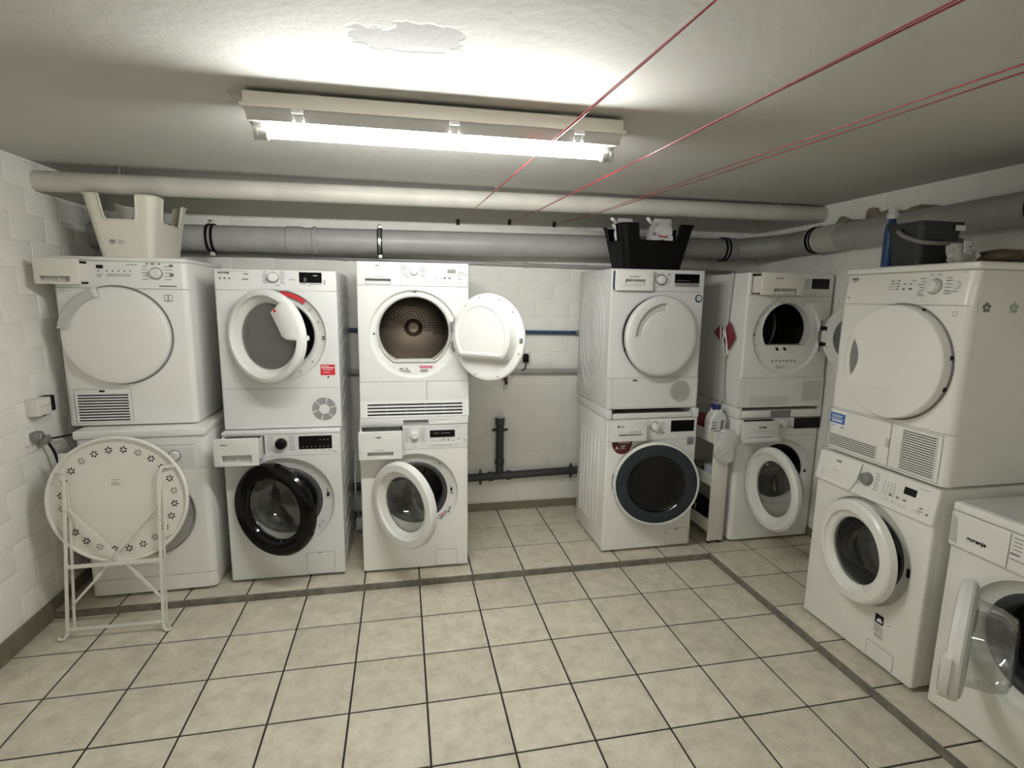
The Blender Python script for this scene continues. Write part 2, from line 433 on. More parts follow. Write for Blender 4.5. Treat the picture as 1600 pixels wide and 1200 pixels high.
# ------------------------------------------------------------------ appliance builder
class App:
    def __init__(self, name, label, cat, group, loc, th, W, H, depth, m='white', xr=0.008):
        self.root = thing(name, label, cat, loc, th, group)
        self.W, self.H, self.D, self.m, self.xr = W, H, depth, m, xr

    def body(self, top=0.0, feet=True, zlow=0.0):
        h = self.W/2; bm = B()
        box(bm, -h+0.0005, h-0.0005, self.xr, self.D, zlow, self.H-top, 0.006, 2)
        # open the front so that the doorway looks into the machine
        for f in [f for f in bm.faces if f.normal.y < -0.9 and f.calc_area() > 0.05]: bm.faces.remove(f)
        o = obj('body', bm, self.m, self.root, fix=False)
        if feet:
            for sx in (-1, 1):
                for yy in (0.05, self.D-0.06):
                    zlathe(b := B(), [(0.0, 0.012), (0.02, 0.012), (0.02, -0.004), (0.026, -0.005), (0.026, -0.0165), (0, -0.0165)], sx*(h-0.055), yy, 16)
                    obj('foot', b, 'midgrey', self.root)
        return o

    def worktop(self, v0, v1, over=0.004, m=None, back=0.0, bev=0.008):
        h = self.W/2
        return obj('worktop', box(B(), -h-0.001, h+0.001, -over, self.D-back, v0, v1, bev, 3), m or self.m, self.root)

    def panel(self, v0, v1, holes=(), name='front_panel', u0=None, u1=None, r=0.002, ch=0.0, yf=0.0, m=None, gap=0.0009, yb=0.034, back=False, seg=4):
        h = self.W/2; edge = u0 is None and u1 is None
        ua = -h if u0 is None else u0+gap; ub = h if u1 is None else u1-gap
        out = [(ub, v1-gap), (ua, v1-gap), (ua, v0+gap), (ub, v0+gap)] if edge else rr(ua, ub, v0+gap, v1-gap, r, 2)
        return obj(name, plate(B(), out, holes, yf, yb, ch, seg, back, xr=self.xr if edge else 0.0), m or self.m, self.root)

    def ctrl(self, v0, v1, holes=(), tilt=0.0, fwd=0.0, r=0.002, m=None):
        """control panel: its own object at v0, children are placed in its frame"""
        h = self.W/2; hl = [[(u, v-v0) for u, v in q] for q in holes]
        bm = plate(B(), [(h, v1-v0-0.0009), (-h, v1-v0-0.0009), (-h, 0.0009), (h, 0.0009)], hl, 0, 0.034, 0, 4, xr=self.xr)
        p = obj('control_panel', bm, m or self.m, self.root, (0, -fwd, v0), (-tilt, 0, 0))
        self.cp, self.cv = p, v0
        return p

    def knob(self, u, v, r, m='plastic', base='lightgrey', h=0.022, ring=None, rm=None):
        vv = v-self.cv
        if base: obj('dial_ring', lathe(B(), [(0, -0.003), (r*1.12, -0.003), (r*1.18, 0.0)], u, vv, 32), base, self.cp)
        k = obj('knob', lathe(B(), [(0, -h), (r*0.72, -h), (r*0.86, -h+0.002), (r*0.92, -h*0.6), (r, -0.003), (r, 0)], u, vv, 36), m, self.cp)
        return k

    def display(self, u0, u1, v0, v1, m='black', d=0.002):
        return obj('display', plate(B(), rr(u0, u1, v0-self.cv, v1-self.cv, 0.002, 2), (), -d, 0.001, 0.0008, 1), m, self.cp)

    def button(self, u0, u1, v0, v1, m='plastic', d=0.0035):
        return obj('button', plate(B(), rr(u0, u1, v0-self.cv, v1-self.cv, min(0.003, (v1-v0)/2.1), 3), (), -d, 0.001, 0.0012, 2), m, self.cp)

    def cprint(self, rects, m='print'):
        return strips([(u, v-self.cv, a, b) for u, v, a, b in rects], self.cp, 0, m)

    def ctext(self, s, size, u, v, **k):
        return text(s, size, self.cp, u, -0.0006, v-self.cv, **k)

    def drawer(self, u0, u1, v0, v1, out, grip=None, m='plastic', tray=None, grip_m='lightgrey', depth=0.18, slope=None):
        """detergent drawer or water tank, pulled out by `out`; the front is at y=-out"""
        t = 0.016
        holes = [rr(grip[0], grip[1], grip[2], grip[3], 0.003, 2)] if grip else []
        o = obj('drawer', plate(B(), rr(u0, u1, v0, v1, 0.004), holes, -out, -out+t, 0.003, 2, True), m, self.root)
        if grip:
            g = B(); box(g, grip[0]-0.002, grip[1]+0.002, -out+t-0.001, -out+t+0.012, grip[2]-0.002, grip[3]+0.002)
            for f in [f for f in g.faces if f.normal.y < -0.9]:
                bmesh.ops.translate(g, verts=f.verts, vec=(0, 0.008, 0))
            obj('grip', g, grip_m, o)
        if out > 0.02:
            b = B(); e = 0.006
            a0, a1, z0, z1 = u0+e+0.004, u1-e-0.004, v0+e+0.006, v1-e-0.014
            for q in ((a0, a0+0.004, -out+t, depth, z0, z1), (a1-0.004, a1, -out+t, depth, z0, z1), (a0, a1, -out+t, depth, z0, z0+0.004),
                      (a0, a1, depth-0.004, depth, z0, z1), ((a0+a1)/2-0.002, (a0+a1)/2+0.002, -out+t, depth, z0, z1-0.012)):
                box(b, *q)
            obj('tray', b, tray or m, o, smooth=0)
        return o

    def slot_box(self, u0, u1, v0, v1, m='midgrey', depth=0.22):
        """the empty housing that a drawer slides in"""
        b = B(); box(b, u0, u1, 0.029, depth, v0, v1)
        for f in [f for f in b.faces if f.normal.y < -0.9]: b.faces.remove(f)
        return obj('drawer_housing', b, m, self.root, smooth=0)

    def recess(self, cu, cv, r0, r1, depth=0.03, m=None, flat=None, lip=0.004):
        f = flat if flat is not None else r1
        prof = [(r0+lip, -0.001), (r0, 0.003), (r0-0.006, depth*0.5), (r1+0.02, depth*0.85, f+0.02), (r1, depth, f)]
        return obj('door_recess', lathe(B(), prof, cu, cv, 64), m or self.m, self.root)

    def gasket(self, cu, cv, r, depth, m='rubber', w_=0.014, flat=None):
        f = (lambda q: None if flat is None else flat + q)
        P = []
        for k in range(9):
            t = PI*k/8; P.append((r - w_*0.5 + w_*0.7*math.cos(t), depth - w_*math.sin(t)*0.7, f(w_*0.35*math.cos(t)-w_*0.4)) if flat is not None else (r - w_*0.5 + w_*0.7*math.cos(t), depth - w_*math.sin(t)*0.7))
        P.append((r-w_*1.1, depth+0.05) if flat is None else (r-w_*1.1, depth+0.05, flat-w_*0.6))
        return obj('gasket', lathe(B(), P, cu, cv, 64), m, self.root)

    def drum(self, cu, cv, r_in, r, y0, y1, m='drum', lifters=3, back=None):
        bm = lathe(B(), [(r_in, y0), (r, y0+0.02), (r, y1), (r*0.93, y1+0.012)], cu, cv, 48)
        d = obj('drum', bm, m, self.root)
        obj('drum_back', lathe(B(), [(r*0.94, y1+0.004), (r*0.30, y1+0.006), (r*0.26, y1-0.006), (0, y1-0.006)], cu, cv, 40), back or m, d)
        for k in range(lifters):
            t = 0.5 + 2*PI*k/max(1, lifters); b = B()
            c = Vector((cu + (r-0.02)*math.cos(t), (y0+y1)/2, cv + (r-0.02)*math.sin(t)))
            obox(b, c, (math.cos(t), 0, math.sin(t)), (0, 1, 0), (-math.sin(t), 0, math.cos(t)), 0.022, (y1-y0)/2-0.02, 0.018)
            bmesh.ops.bevel(b, geom=list(b.edges), offset=0.012, segments=2, affect='EDGES')
            obj('lifter', b, 'darksteel', d)
        return d

    def hinge_frame(self, name, side, uh, vh, R, a, d):
        """mesh origin of a door on its hinge: side -1 hinged left, +1 hinged right, opened by a"""
        return dict(parent=self.root, loc=(uh, -d, vh), rot=(0, 0, -a if side < 0 else a)), (R if side < 0 else -R)

    def porthole(self, side, uh, vh, R, rg, a, d=0.02, ring=None, m='plastic', glass='glass', bowl=0.10, handle=None, thick=0.036, inner='lightgrey', rim=None, front=None):
        fr, cx = self.hinge_frame('door', side, uh, vh, R, a, d)
        prof = ring or [(rg, 0.018), (R-0.052, 0.000), (R-0.048, -0.007), (R-0.042, -0.009), (R-0.010, -0.005), (R, 0.010), (R, thick-0.008), (R-0.008, thick), (rg+0.022, thick), (rg+0.004, thick-0.006)]
        o = obj('door', lathe(B(), prof, cx, 0, 72, closed=True), m, **fr)
        g = [(rg+0.003, thick-0.014), (rg-0.003, thick+0.01), (rg*0.93, thick+bowl*0.6), (rg*0.82, thick+bowl*0.92), (rg*0.6, thick+bowl), (0, thick+bowl*1.03)]
        if glass: obj('door_glass', lathe(B(), g, cx, 0, 56), glass, o)
        if front: obj('door_cover', lathe(B(), front[0], cx, 0, 56), front[1], o)
        obj('inner_frame', lathe(B(), [(R-0.012, thick+0.001), (R-0.02, thick+0.006), (rg+0.012, thick+0.008), (rg+0.003, thick+0.001)], cx, 0, 56), inner, o)
        if handle:
            a0, a1, r0, r1 = handle
            obj('handle', plate(B(), sector(cx, 0, r0, r1, a0, a1), (), -0.006, 0.01, 0.003, 2), m, o)
        # hinge bracket
        b = B(); s = 1 if side < 0 else -1
        box(b, min(-0.012*s, 0.03*s), max(-0.012*s, 0.03*s), thick-0.006, thick+0.012, -0.05, 0.05, 0.003)
        obj('hinge', b, 'silver', o)
        return o, cx

    def grille(self, u0, u1, v0, v1, n, y=0.0, frame=0.008, m=None, vert=False, duty=0.5):
        g = obj('grille', plate(B(), rr(u0, u1, v0, v1, 0.002, 2), (), y-0.0012, y+0.002), 'ink', self.root, smooth=0)
        m = m or self.m; bm0 = None
        N = n+1; step = (v1-v0)/(n+0.0)
        for k in range(N):
            c = v0 + step*k; h = step*(1-duty)/2
            bm = B(); box(bm, u0-0.002, u1+0.002, y-0.005, y-0.0012, c-h, c+h)
            obj('slat', bm, m, g, smooth=0)
        for e in ((u0-frame, u0), (u1, u1+frame)):
            bm = B(); box(bm, e[0], e[1], y-0.005, y+0.001, v0-step*0.3, v1+step*0.3)
            obj('frame', bm, m, g, smooth=0)
        return g

    def sticker(self, u0, u1, v0, v1, m='paper', y=0.0, name='sticker'):
        return obj(name, plate(B(), rr(u0, u1, v0, v1, 0.001, 1), (), y-0.0006, y), m, self.root, smooth=0)

    def disc(self, u, v, r, m, y=0.0, name='sticker', n=28):
        return obj(name, lathe(B(), [(0, y-0.0007), (r, y-0.0007), (r, y)], u, v, n), m, self.root)

    def seam(self, rects, y=0.0, m='print', name='seam'):
        return strips(rects, self.root, y, m, name)

    def flap(self, u0, u1, v0, v1, y=0.0):
        """pump filter flap: a thin raised lid with a dark joint around it"""
        o = obj('filter_flap', plate(B(), rr(u0, u1, v0, v1, 0.012), (), y-0.0008, y, 0.0), 'print', self.root)
        obj('flap_lid', plate(B(), rr(u0+0.0016, u1-0.0016, v0+0.0016, v1-0.0016, 0.011), (), y-0.0016, y, 0.0006, 1), self.m, o)
        return o

# ------------------------------------------------------------------ the room
XL, XR, YB, YF, ZC = -1.733, 2.70, 3.772, -1.6, 2.232
H = 0.0383                         # height of the raised strip the machines stand on
T = 0.302                          # tile pitch
X0 = -4.755*T                      # x of tile joint 0
KY, KX = 2.8575, 1.887             # front faces of the kerb
TH = 0.006

def struct(name, bm, m, parent=None, smooth=0):
    o = obj(name, bm, m, parent, smooth=smooth)
    if parent is None: o['kind'] = 'structure'
    return o

def floor_part():
    b = B(); box(b, XL-0.1, XR+0.1, YF-0.1, YB+0.1, -0.12, -TH*0.45)
    fl = struct('floor', b, 'grout')
    b = B(); box(b, XL-0.1, XR+0.1, KY+0.004, YB+0.05, -0.004, H-TH*0.4); box(b, KX+0.004, XR+0.05, YF-0.05, KY+0.004, -0.004, H-TH*0.4)
    pl = struct('platform', b, 'grout')
    rnd = random.Random(7)
    cache = {}
    def tile_mesh(w_, d_):
        key = (round(w_, 3), round(d_, 3))
        if key not in cache:
            b = B(); c = 0.0016; x, y = w_/2, d_/2
            top = [(-x+c, -y+c, 0), (x-c, -y+c, 0), (x-c, y-c, 0), (-x+c, y-c, 0)]
            mid = [(-x, -y, -c), (x, -y, -c), (x, y, -c), (-x, y, -c)]
            low = [(-x, -y, -TH), (x, -y, -TH), (x, y, -TH), (-x, y, -TH)]
            vs = [[b.verts.new(p) for p in q] for q in (top, mid, low)]
            b.faces.new(vs[0])
            for a, e in zip(vs, vs[1:]):
                for i in range(4): b.faces.new((e[i], e[(i+1) % 4], a[(i+1) % 4], a[i]))
            me = bpy.data.meshes.new('tile'); bmesh.ops.recalc_face_normals(b, faces=b.faces); b.to_mesh(me); b.free(); me.materials.append(M['tile'])
            cache[key] = me
        return cache[key]
    def lay(parent, x0, x1, y0, y1, z, far=None):
        g = 0.0038
        if x1-x0 < 0.03 or y1-y0 < 0.03: return
        o = bpy.data.objects.new('tile', tile_mesh(x1-x0-2*g, y1-y0-2*g)); COL.objects.link(o); o.parent = parent
        o.location = ((x0+x1)/2, (y0+y1)/2, z + rnd.uniform(-0.0003, 0.0003))
        o.rotation_euler = (rnd.uniform(-0.0012, 0.0012), rnd.uniform(-0.0012, 0.0012), 0)
    xs = [XL] + [X0 + T*i for i in range(0, 11)] + [KX]
    ys = [KY - T*j for j in range(0, 8)]
    for a, b_ in zip(xs, xs[1:]):
        for q, p in zip(ys, ys[1:]): lay(fl, a, b_, p, q, 0.0)
    # tiles nearer than the picture shows, joined
    b = B()
    y = ys[-1]
    while y > YF:
        for a, b_ in zip(xs, xs[1:]): box(b, a+0.0038, b_-0.0038, max(YF, y-T)+0.0038, y-0.0038, -TH, 0)
        y -= T
    tag(obj('tile_field', b, 'tile', fl, smooth=0), kind='stuff')
    # raised strip: along the back wall, then along the right wall
    xs2 = [XL] + [X0 + T*i for i in range(0, 11)] + [KX, KX+T, KX+2*T, XR]
    ys2 = [KY, KY+0.306, KY+0.306*2, YB]
    for a, b_ in zip(xs2, xs2[1:]):
        for p, q in zip(ys2, ys2[1:]): lay(pl, a, b_, p, q, H)
    for j in range(0, 8):
        for a, b_ in ((KX, KX+T), (KX+T, KX+2*T), (KX+2*T, XR)): lay(pl, a, b_, KY-T*(j+1), KY-T*j, H)
    b = B(); y = KY - T*8
    while y > YF:
        for a, b_ in ((KX, KX+T), (KX+T, KX+2*T), (KX+2*T, XR)): box(b, a+0.0038, b_-0.0038, max(YF, y-T)+0.0038, y-0.0038, H-TH, H)
        y -= T
    tag(obj('tile_field', b, 'tile', pl, smooth=0), kind='stuff')
    struct('trim_1', box(B(), XL, KX+0.004, KY-0.003, KY+0.006, -0.003, H-0.003, 0.0015, 1), 'kerb')
    struct('trim_2', box(B(), KX-0.003, KX+0.006, YF, KY-0.003, -0.003, H-0.003, 0.0015, 1), 'kerb')
floor_part()

BW, BH_, BJ = 0.25, 0.125, 0.009
def brick_mesh(w_, h_):
    """front of one painted sand-lime brick: rounded edges, 3 mm proud of the joint; lies in XZ facing -Y"""
    b = B(); x, z = w_/2, h_/2; c = 0.005; d = 0.0022
    q = [[(-x, 0.001, -z), (x, 0.001, -z), (x, 0.001, z), (-x, 0.001, z)],
         [(-x+0.001, -d*0.6, -z+0.001), (x-0.001, -d*0.6, -z+0.001), (x-0.001, -d*0.6, z-0.001), (-x+0.001, -d*0.6, z-0.001)],
         [(-x+c, -d, -z+c), (x-c, -d, -z+c), (x-c, -d, z-c), (-x+c, -d, z-c)]]
    vs = [[b.verts.new(p) for p in r] for r in q]
    b.faces.new(vs[2])
    for a, e in zip(vs, vs[1:]):
        for i in range(4): b.faces.new((a[i], a[(i+1) % 4], e[(i+1) % 4], e[i]))
    bmesh.ops.recalc_face_normals(b, faces=b.faces)
    me = bpy.data.meshes.new('brick'); b.to_mesh(me); b.free()
    for p in me.polygons: p.use_smooth = True
    me.materials.append(M['wallpaint'])
    return me

def brick_wall(name, origin, rz, length, height, z0, single, off=0.0, seed=1):
    """brick courses on a wall whose local x runs along it; `single(x, z)` says which bricks the view shows one by one"""
    bm = B(); box(bm, -0.12, length+0.12, 0.0, 0.12, -0.12, height+0.1)
    wall = struct(name, bm, 'wallpaint')
    wall.location = origin; wall.rotation_euler = (0, 0, rz)
    rnd = random.Random(seed); cache = {}; rest = B()
    z = z0; row = 0
    while z < height-0.02:
        h_ = min(BH_, height-z)
        x = -BW*(0.5 if row % 2 else 0.0) + off
        while x < length-0.01:
            a, e = max(0, x), min(length, x+BW)
            if e-a > 0.03:
                w_ = e-a-BJ; hh = h_-BJ
                if single((a+e)/2, z+h_/2):
                    key = (round(w_, 3), round(hh, 3))
                    if key not in cache: cache[key] = brick_mesh(*key)
                    o = bpy.data.objects.new('brick', cache[key]); COL.objects.link(o); o.parent = wall
                    o.location = ((a+e)/2, rnd.uniform(-0.0006, 0.0006), z+h_/2)
                    o.rotation_euler = (rnd.uniform(-0.002, 0.002), 0, rnd.uniform(-0.0015, 0.0015))
                else:
                    box(rest, a+BJ/2, e-BJ/2, -0.003, 0.001, z+BJ/2, z+h_-BJ/2)
            x += BW
        z += BH_; row += 1
    if rest.faces: tag(obj('brick_field', rest, 'wallpaint', wall, smooth=0), kind='stuff')
    else: rest.free()
    return wall

gaps = ((0.36, 1.30), (-1.08, -0.90), (-0.36, -0.20), (1.80, 2.12))
brick_wall('wall_back', (XL, YB, 0), 0, XR-XL, ZC, 0.0995,
           lambda x, z: z > 1.72 or any(a-0.15 < x+XL < b+0.15 for a, b in gaps), 0.06, 3)
brick_wall('wall_left', (XL, YF, 0), PI/2, YB-YF, ZC, 0.0995, lambda x, z: x+YF > 1.35, 0.02, 4)
brick_wall('wall_right', (XR, YB, 0), -PI/2, YB-YF, ZC, 0.0995, lambda x, z: z > 1.68 and x < 2.6, 0.1, 5)
brick_wall('wall_front', (XR, YF, 0), PI, XR-XL, ZC, 0.0995, lambda x, z: False, 0.1, 6)
struct('ceiling', box(B(), XL-0.12, XR+0.12, YF-0.12, YB+0.12, ZC, ZC+0.15), 'ceiling')
struct('baseboard_left', box(B(), XL-0.001, XL+0.012, YF, YB, -0.001, 0.098, 0.002, 1), 'skirting')
struct('baseboard_back', box(B(), XL, XR, YB-0.012, YB+0.001, H, 0.098, 0.002, 1), 'skirting')
struct('baseboard_right', box(B(), XR-0.012, XR+0.001, YF, YB, H, 0.098, 0.002, 1), 'skirting')

# ------------------------------------------------------------------ lamps
def lamp(label, loc, rz, tube_m):
    """open batten lamp 1.2 m long: housing, white tray with the tube in two round holders below it, three clips"""
    t = thing('ceiling_lamp', label, 'lamp', loc, rz, None)
    L = 0.606
    def ext(prof, x0, x1):
        b = B(); a = [b.verts.new((x0, y, z)) for y, z in prof]; c = [b.verts.new((x1, y, z)) for y, z in prof]
        n = len(prof)
        for i in range(n): b.faces.new((a[i], a[(i+1) % n], c[(i+1) % n], c[i]))
        b.faces.new(a); b.faces.new(list(reversed(c)))
        return b
    obj('housing', ext([(-0.062, 0.068), (-0.062, 0.102), (-0.056, 0.106), (0.056, 0.106), (0.062, 0.102), (0.062, 0.068)], -L, L), 'cream', t, smooth=0)
    obj('rim', ext([(-0.070, 0.058), (-0.070, 0.068), (0.070, 0.068), (0.070, 0.058)], -L-0.008, L+0.008), 'cream', t, smooth=0)
    obj('tray', ext([(-0.064, 0.058), (-0.042, 0.026), (0.042, 0.026), (0.064, 0.058)], -L+0.004, L-0.004), 'lightgrey', t, smooth=0)
    b = B(); tube(b, [(-0.560, 0, 0), (0.560, 0, 0)], 0.0135, 16, caps=False)
    obj('lamp_tube', b, tube_m, t)
    for s in (-1, 1):
        b = B(); tube(b, [(s*0.592, 0, 0), (s*0.580, 0, 0), (s*0.576, 0, 0), (s*0.566, 0, 0), (s*0.552, 0, 0)], [0.021, 0.0225, 0.020, 0.0215, 0.0195], 20)
        box(b, min(s*0.592, s*0.562), max(s*0.592, s*0.562), -0.016, 0.016, 0.012, 0.040, 0.003)
        obj('end_cap', b, 'lightgrey', t)
    for x in (-0.45, 0.03, 0.45):
        b = B(); box(b, x-0.017, x+0.017, -0.071, -0.058, 0.046, 0.058, 0.002); box(b, x-0.017, x-0.011, -0.058, -0.040, 0.028, 0.052); box(b, x+0.011, x+0.017, -0.058, -0.040, 0.028, 0.052)
        obj('clip', b, 'plastic', t)
    for x in (-0.42, 0.42):
        b = B(); box(b, x-0.03, x+0.03, -0.03, 0.03, 0.104, ZC-loc[2], 0.001); obj('mount', b, 'lightgrey', t)
    b = B(); tube(b, smooth_path([(-L+0.004, 0.02, 0.094), (-L-0.03, 0.02, 0.092), (-L-0.055, 0.015, 0.104), (-L-0.06, 0.012, ZC-loc[2])]), 0.006, 8); obj('supply_cable', b, 'lightgrey', t)
    return t
lamp('fluorescent batten lamp with one lit tube above the washing machines', (0.150, 1.905, 2.115), R_(-0.9), 'tube')
lamp('unseen batten lamp added as fill light behind the camera', (0.4, -0.65, 2.115), 0, 'tubefill')

# ------------------------------------------------------------------ pipes
def xpipe(x0, x1, y, z0, slope, r, n=28):
    return tube(B(), [(x0, y, z0+slope*x0), (x1, y, z0+slope*x1)], r, n)

p = thing('drain_pipe', 'thick painted drain pipe hung close under the ceiling along the back wall', 'pipe', (0, 0, 0))
obj('pipe_run', xpipe(XL, XR, 3.14, 2.156, 0.008, 0.049), 'paintpipe', p)
for x in (-1.365, 0.54, 2.36):
    b = B(); tube(b, [(x, 3.14, 2.19), (x, 3.14, ZC)], 0.004, 8); box(b, x-0.012, x+0.012, 3.128, 3.152, ZC-0.004, ZC); obj('hanger', b, 'midgrey', p)
    b = B(); tube(b, [(x-0.012, 3.14, 2.156+0.008*x), (x+0.012, 3.14, 2.156+0.008*x)], 0.0505, 28); obj('collar', b, 'paintpipe', p)

g = 0.012
p = thing('drain_pipe', 'grey plastic drain pipe with couplings that turns from the back wall along the right wall', 'pipe', (0, 0, 0))
PZ = lambda x: 1.955 + g*x
run = [(XL, 3.60, PZ(XL)), (2.33, 3.60, PZ(2.33))]
obj('pipe_run', tube(B(), run, 0.076, 32), 'pipe', p)
elb = smooth_path([(2.33, 3.60, PZ(2.33)), (2.40, 3.59, 1.985), (2.47, 3.53, 1.99), (2.56, 3.40, 1.995), (2.605, 3.32, 2.0), (2.612, 3.24, 2.003)], 5)
obj('pipe_bend', tube(B(), elb, 0.0755, 32), 'pipe', p)
obj('pipe_run', tube(B(), [(2.612, 3.24, 2.003), (2.612, -0.2, 2.045)], 0.0755, 32), 'pipe', p)
for x, l_, r in ((-0.63, 0.10, 0.081), (-0.515, 0.025, 0.083), (2.34, 0.09, 0.081)):
    obj('coupling', tube(B(), [(x-l_/2, 3.60, PZ(x)), (x-l_/2+0.006, 3.60, PZ(x)), (x+l_/2-0.006, 3.60, PZ(x)), (x+l_/2, 3.60, PZ(x))], [r-0.004, r, r, r-0.004], 32), 'pipe', p)
obj('coupling', tube(B(), [(2.612, 3.06, 2.005), (2.612, 2.86, 2.008)], 0.082, 32), 'paintpipe', p)
def ring_x(x, r, w_, m, name='clamp', y=3.60):
    b = lathe(B(), [(r, -w_/2), (r+0.006, -w_/2), (r+0.006, w_/2), (r, w_/2)], 0, 0, 36, closed=True)
    return obj(name, b, m, p, (x, y, PZ(x)), (0, 0, PI/2))
for x in (-1.10, 2.29):
    ring_x(x-0.014, 0.078, 0.012, 'blackmatt'); ring_x(x+0.014, 0.078, 0.012, 'blackmatt')
ring_x(-0.125, 0.078, 0.030, 'blackmatt'); ring_x(-0.125, 0.083, 0.016, 'chrome', 'clamp_band')
for x in (-1.10, -0.125):
    for s in (-1, 1):
        b = B(); box(b, x-0.012, x+0.012, 3.575, 3.605, PZ(x)+s*0.092-0.012, PZ(x)+s*0.092+0.012, 0.002); obj('clamp_screw', b, 'chrome', p)
for y in (3.075, 3.045, 1.83, 1.80):
    b = lathe(B(), [(0.078, -0.006), (0.085, -0.006), (0.085, 0.006), (0.078, 0.006)], 0, 0, 36, closed=True)
    obj('clamp', b, 'blackmatt', p, (2.612, y, 2.004 + (3.24-y)*0.0122))
for x in (-1.10, -0.125, 2.2):
    b = B(); tube(b, [(x, 3.66, PZ(x)), (x, YB, PZ(x))], 0.005, 8); obj('wall_stud', b, 'chrome', p)

def lump(name, pts, m, seed, label=None):
    """a crust of irregular blobs"""
    rnd = random.Random(seed); b = B()
    for c, r in pts:
        q = bmesh.ops.create_icosphere(b, subdivisions=2, radius=1)
        for v in q['verts']:
            k = 1 + rnd.uniform(-0.22, 0.22)
            v.co = Vector(c) + Vector((v.co.x*r[0]*k, v.co.y*r[1]*k, v.co.z*r[2]*k))
    return b
b = lump('crust', [((2.64, 2.80, 2.07), (0.045, 0.13, 0.03)), ((2.655, 2.60, 2.085), (0.04, 0.14, 0.035)), ((2.66, 2.42, 2.09), (0.035, 0.12, 0.03)), ((2.66, 2.92, 2.09), (0.03, 0.05, 0.045)), ((2.665, 2.72, 2.115), (0.025, 0.04, 0.04))], 'crust', 3)
obj('sealing_foam', b, 'crust', p)

p = tag(obj('water_pipe', xpipe(XL, 2.5, 3.752, 1.853, -0.010, 0.013, 14), 'pipe'), 'thin grey conduit pipe along the back wall just above the machines', 'pipe')
for x in (-1.2, -0.35, 0.86, 1.7):
    b = B(); tube(b, [(x-0.009, 3.752, 1.853-0.01*x), (x+0.009, 3.752, 1.853-0.01*x)], 0.018, 14); box(b, x-0.008, x+0.008, 3.752, YB, 1.843-0.01*x, 1.863-0.01*x); obj('pipe_clip', b, 'pipe', p)
p = tag(obj('water_pipe', xpipe(XL, 2.5, 3.745, 1.382, -0.010, 0.014, 14), 'bluepipe'), 'dark blue water pipe along the back wall behind the dryers', 'pipe')
for x in (-0.28, 1.25):
    b = B(); tube(b, [(x-0.008, 3.745, 1.382-0.01*x), (x+0.008, 3.745, 1.382-0.01*x)], 0.018, 14); box(b, x-0.007, x+0.007, 3.745, YB, 1.372-0.01*x, 1.392-0.01*x); obj('pipe_clip', b, 'midgrey', p)
p = tag(obj('water_pipe', xpipe(XL, 2.5, 3.742, 1.099, -0.010, 0.019, 16), 'pipe'), 'light grey water pipe along the back wall below the blue pipe', 'pipe')
for x in (-0.28, 0.87):
    b = B(); tube(b, [(x-0.008, 3.742, 1.099-0.01*x), (x+0.008, 3.742, 1.099-0.01*x)], 0.023, 16); box(b, x-0.007, x+0.007, 3.742, YB, 1.089-0.01*x, 1.109-0.01*x); obj('pipe_clip', b, 'pipe', p)

p = thing('waste_pipe', 'dark grey waste pipe with an upright open branch low on the back wall', 'pipe', (0, 0, 0))
sl = 0.024; WZ = lambda x: 0.300 + sl*x
obj('pipe_run', tube(B(), [(XL+0.5, 3.735, WZ(XL+0.5)), (2.4, 3.735, WZ(2.4))], 0.0285, 18), 'darkpipe', p)
obj('upright', tube(B(), [(0.688, 3.735, WZ(0.69)), (0.688, 3.735, 0.40), (0.688, 3.735, 0.41), (0.688, 3.735, 0.44), (0.688, 3.735, 0.45), (0.688, 3.735, 0.70), (0.688, 3.735, 0.705), (0.688, 3.735, 0.755)], [0.0285, 0.0285, 0.034, 0.034, 0.0285, 0.0285, 0.034, 0.034], 18), 'darkpipe', p)
obj('open_end', tube(B(), [(0.688, 3.735, 0.752), (0.688, 3.735, 0.765)], [0.030, 0.026], 18), 'lightgrey', p)
for x in (0.62, 0.755):
    obj('coupling', tube(B(), [(x-0.014, 3.735, WZ(x)), (x+0.014, 3.735, WZ(x))], 0.035, 18), 'darkpipe', p)
for x in (0.545, 1.235):
    b = B(); tube(b, [(x-0.010, 3.735, WZ(x)), (x+0.010, 3.735, WZ(x))], 0.034, 18); box(b, x-0.008, x+0.008, 3.727, 3.743, WZ(x)-0.055, WZ(x)+0.055, 0.002); box(b, x-0.006, x+0.006, 3.735, YB, WZ(x)-0.006, WZ(x)+0.006); obj('clamp', b, 'darkpipe', p)
b = B(); tube(b, [(0.688, 3.735, 0.655), (0.688, 3.735, 0.675)], 0.034, 18); box(b, 0.63, 0.746, 3.727, 3.743, 0.657, 0.673, 0.002); box(b, 0.682, 0.694, 3.735, YB, 0.659, 0.671); obj('clamp', b, 'darkpipe', p)

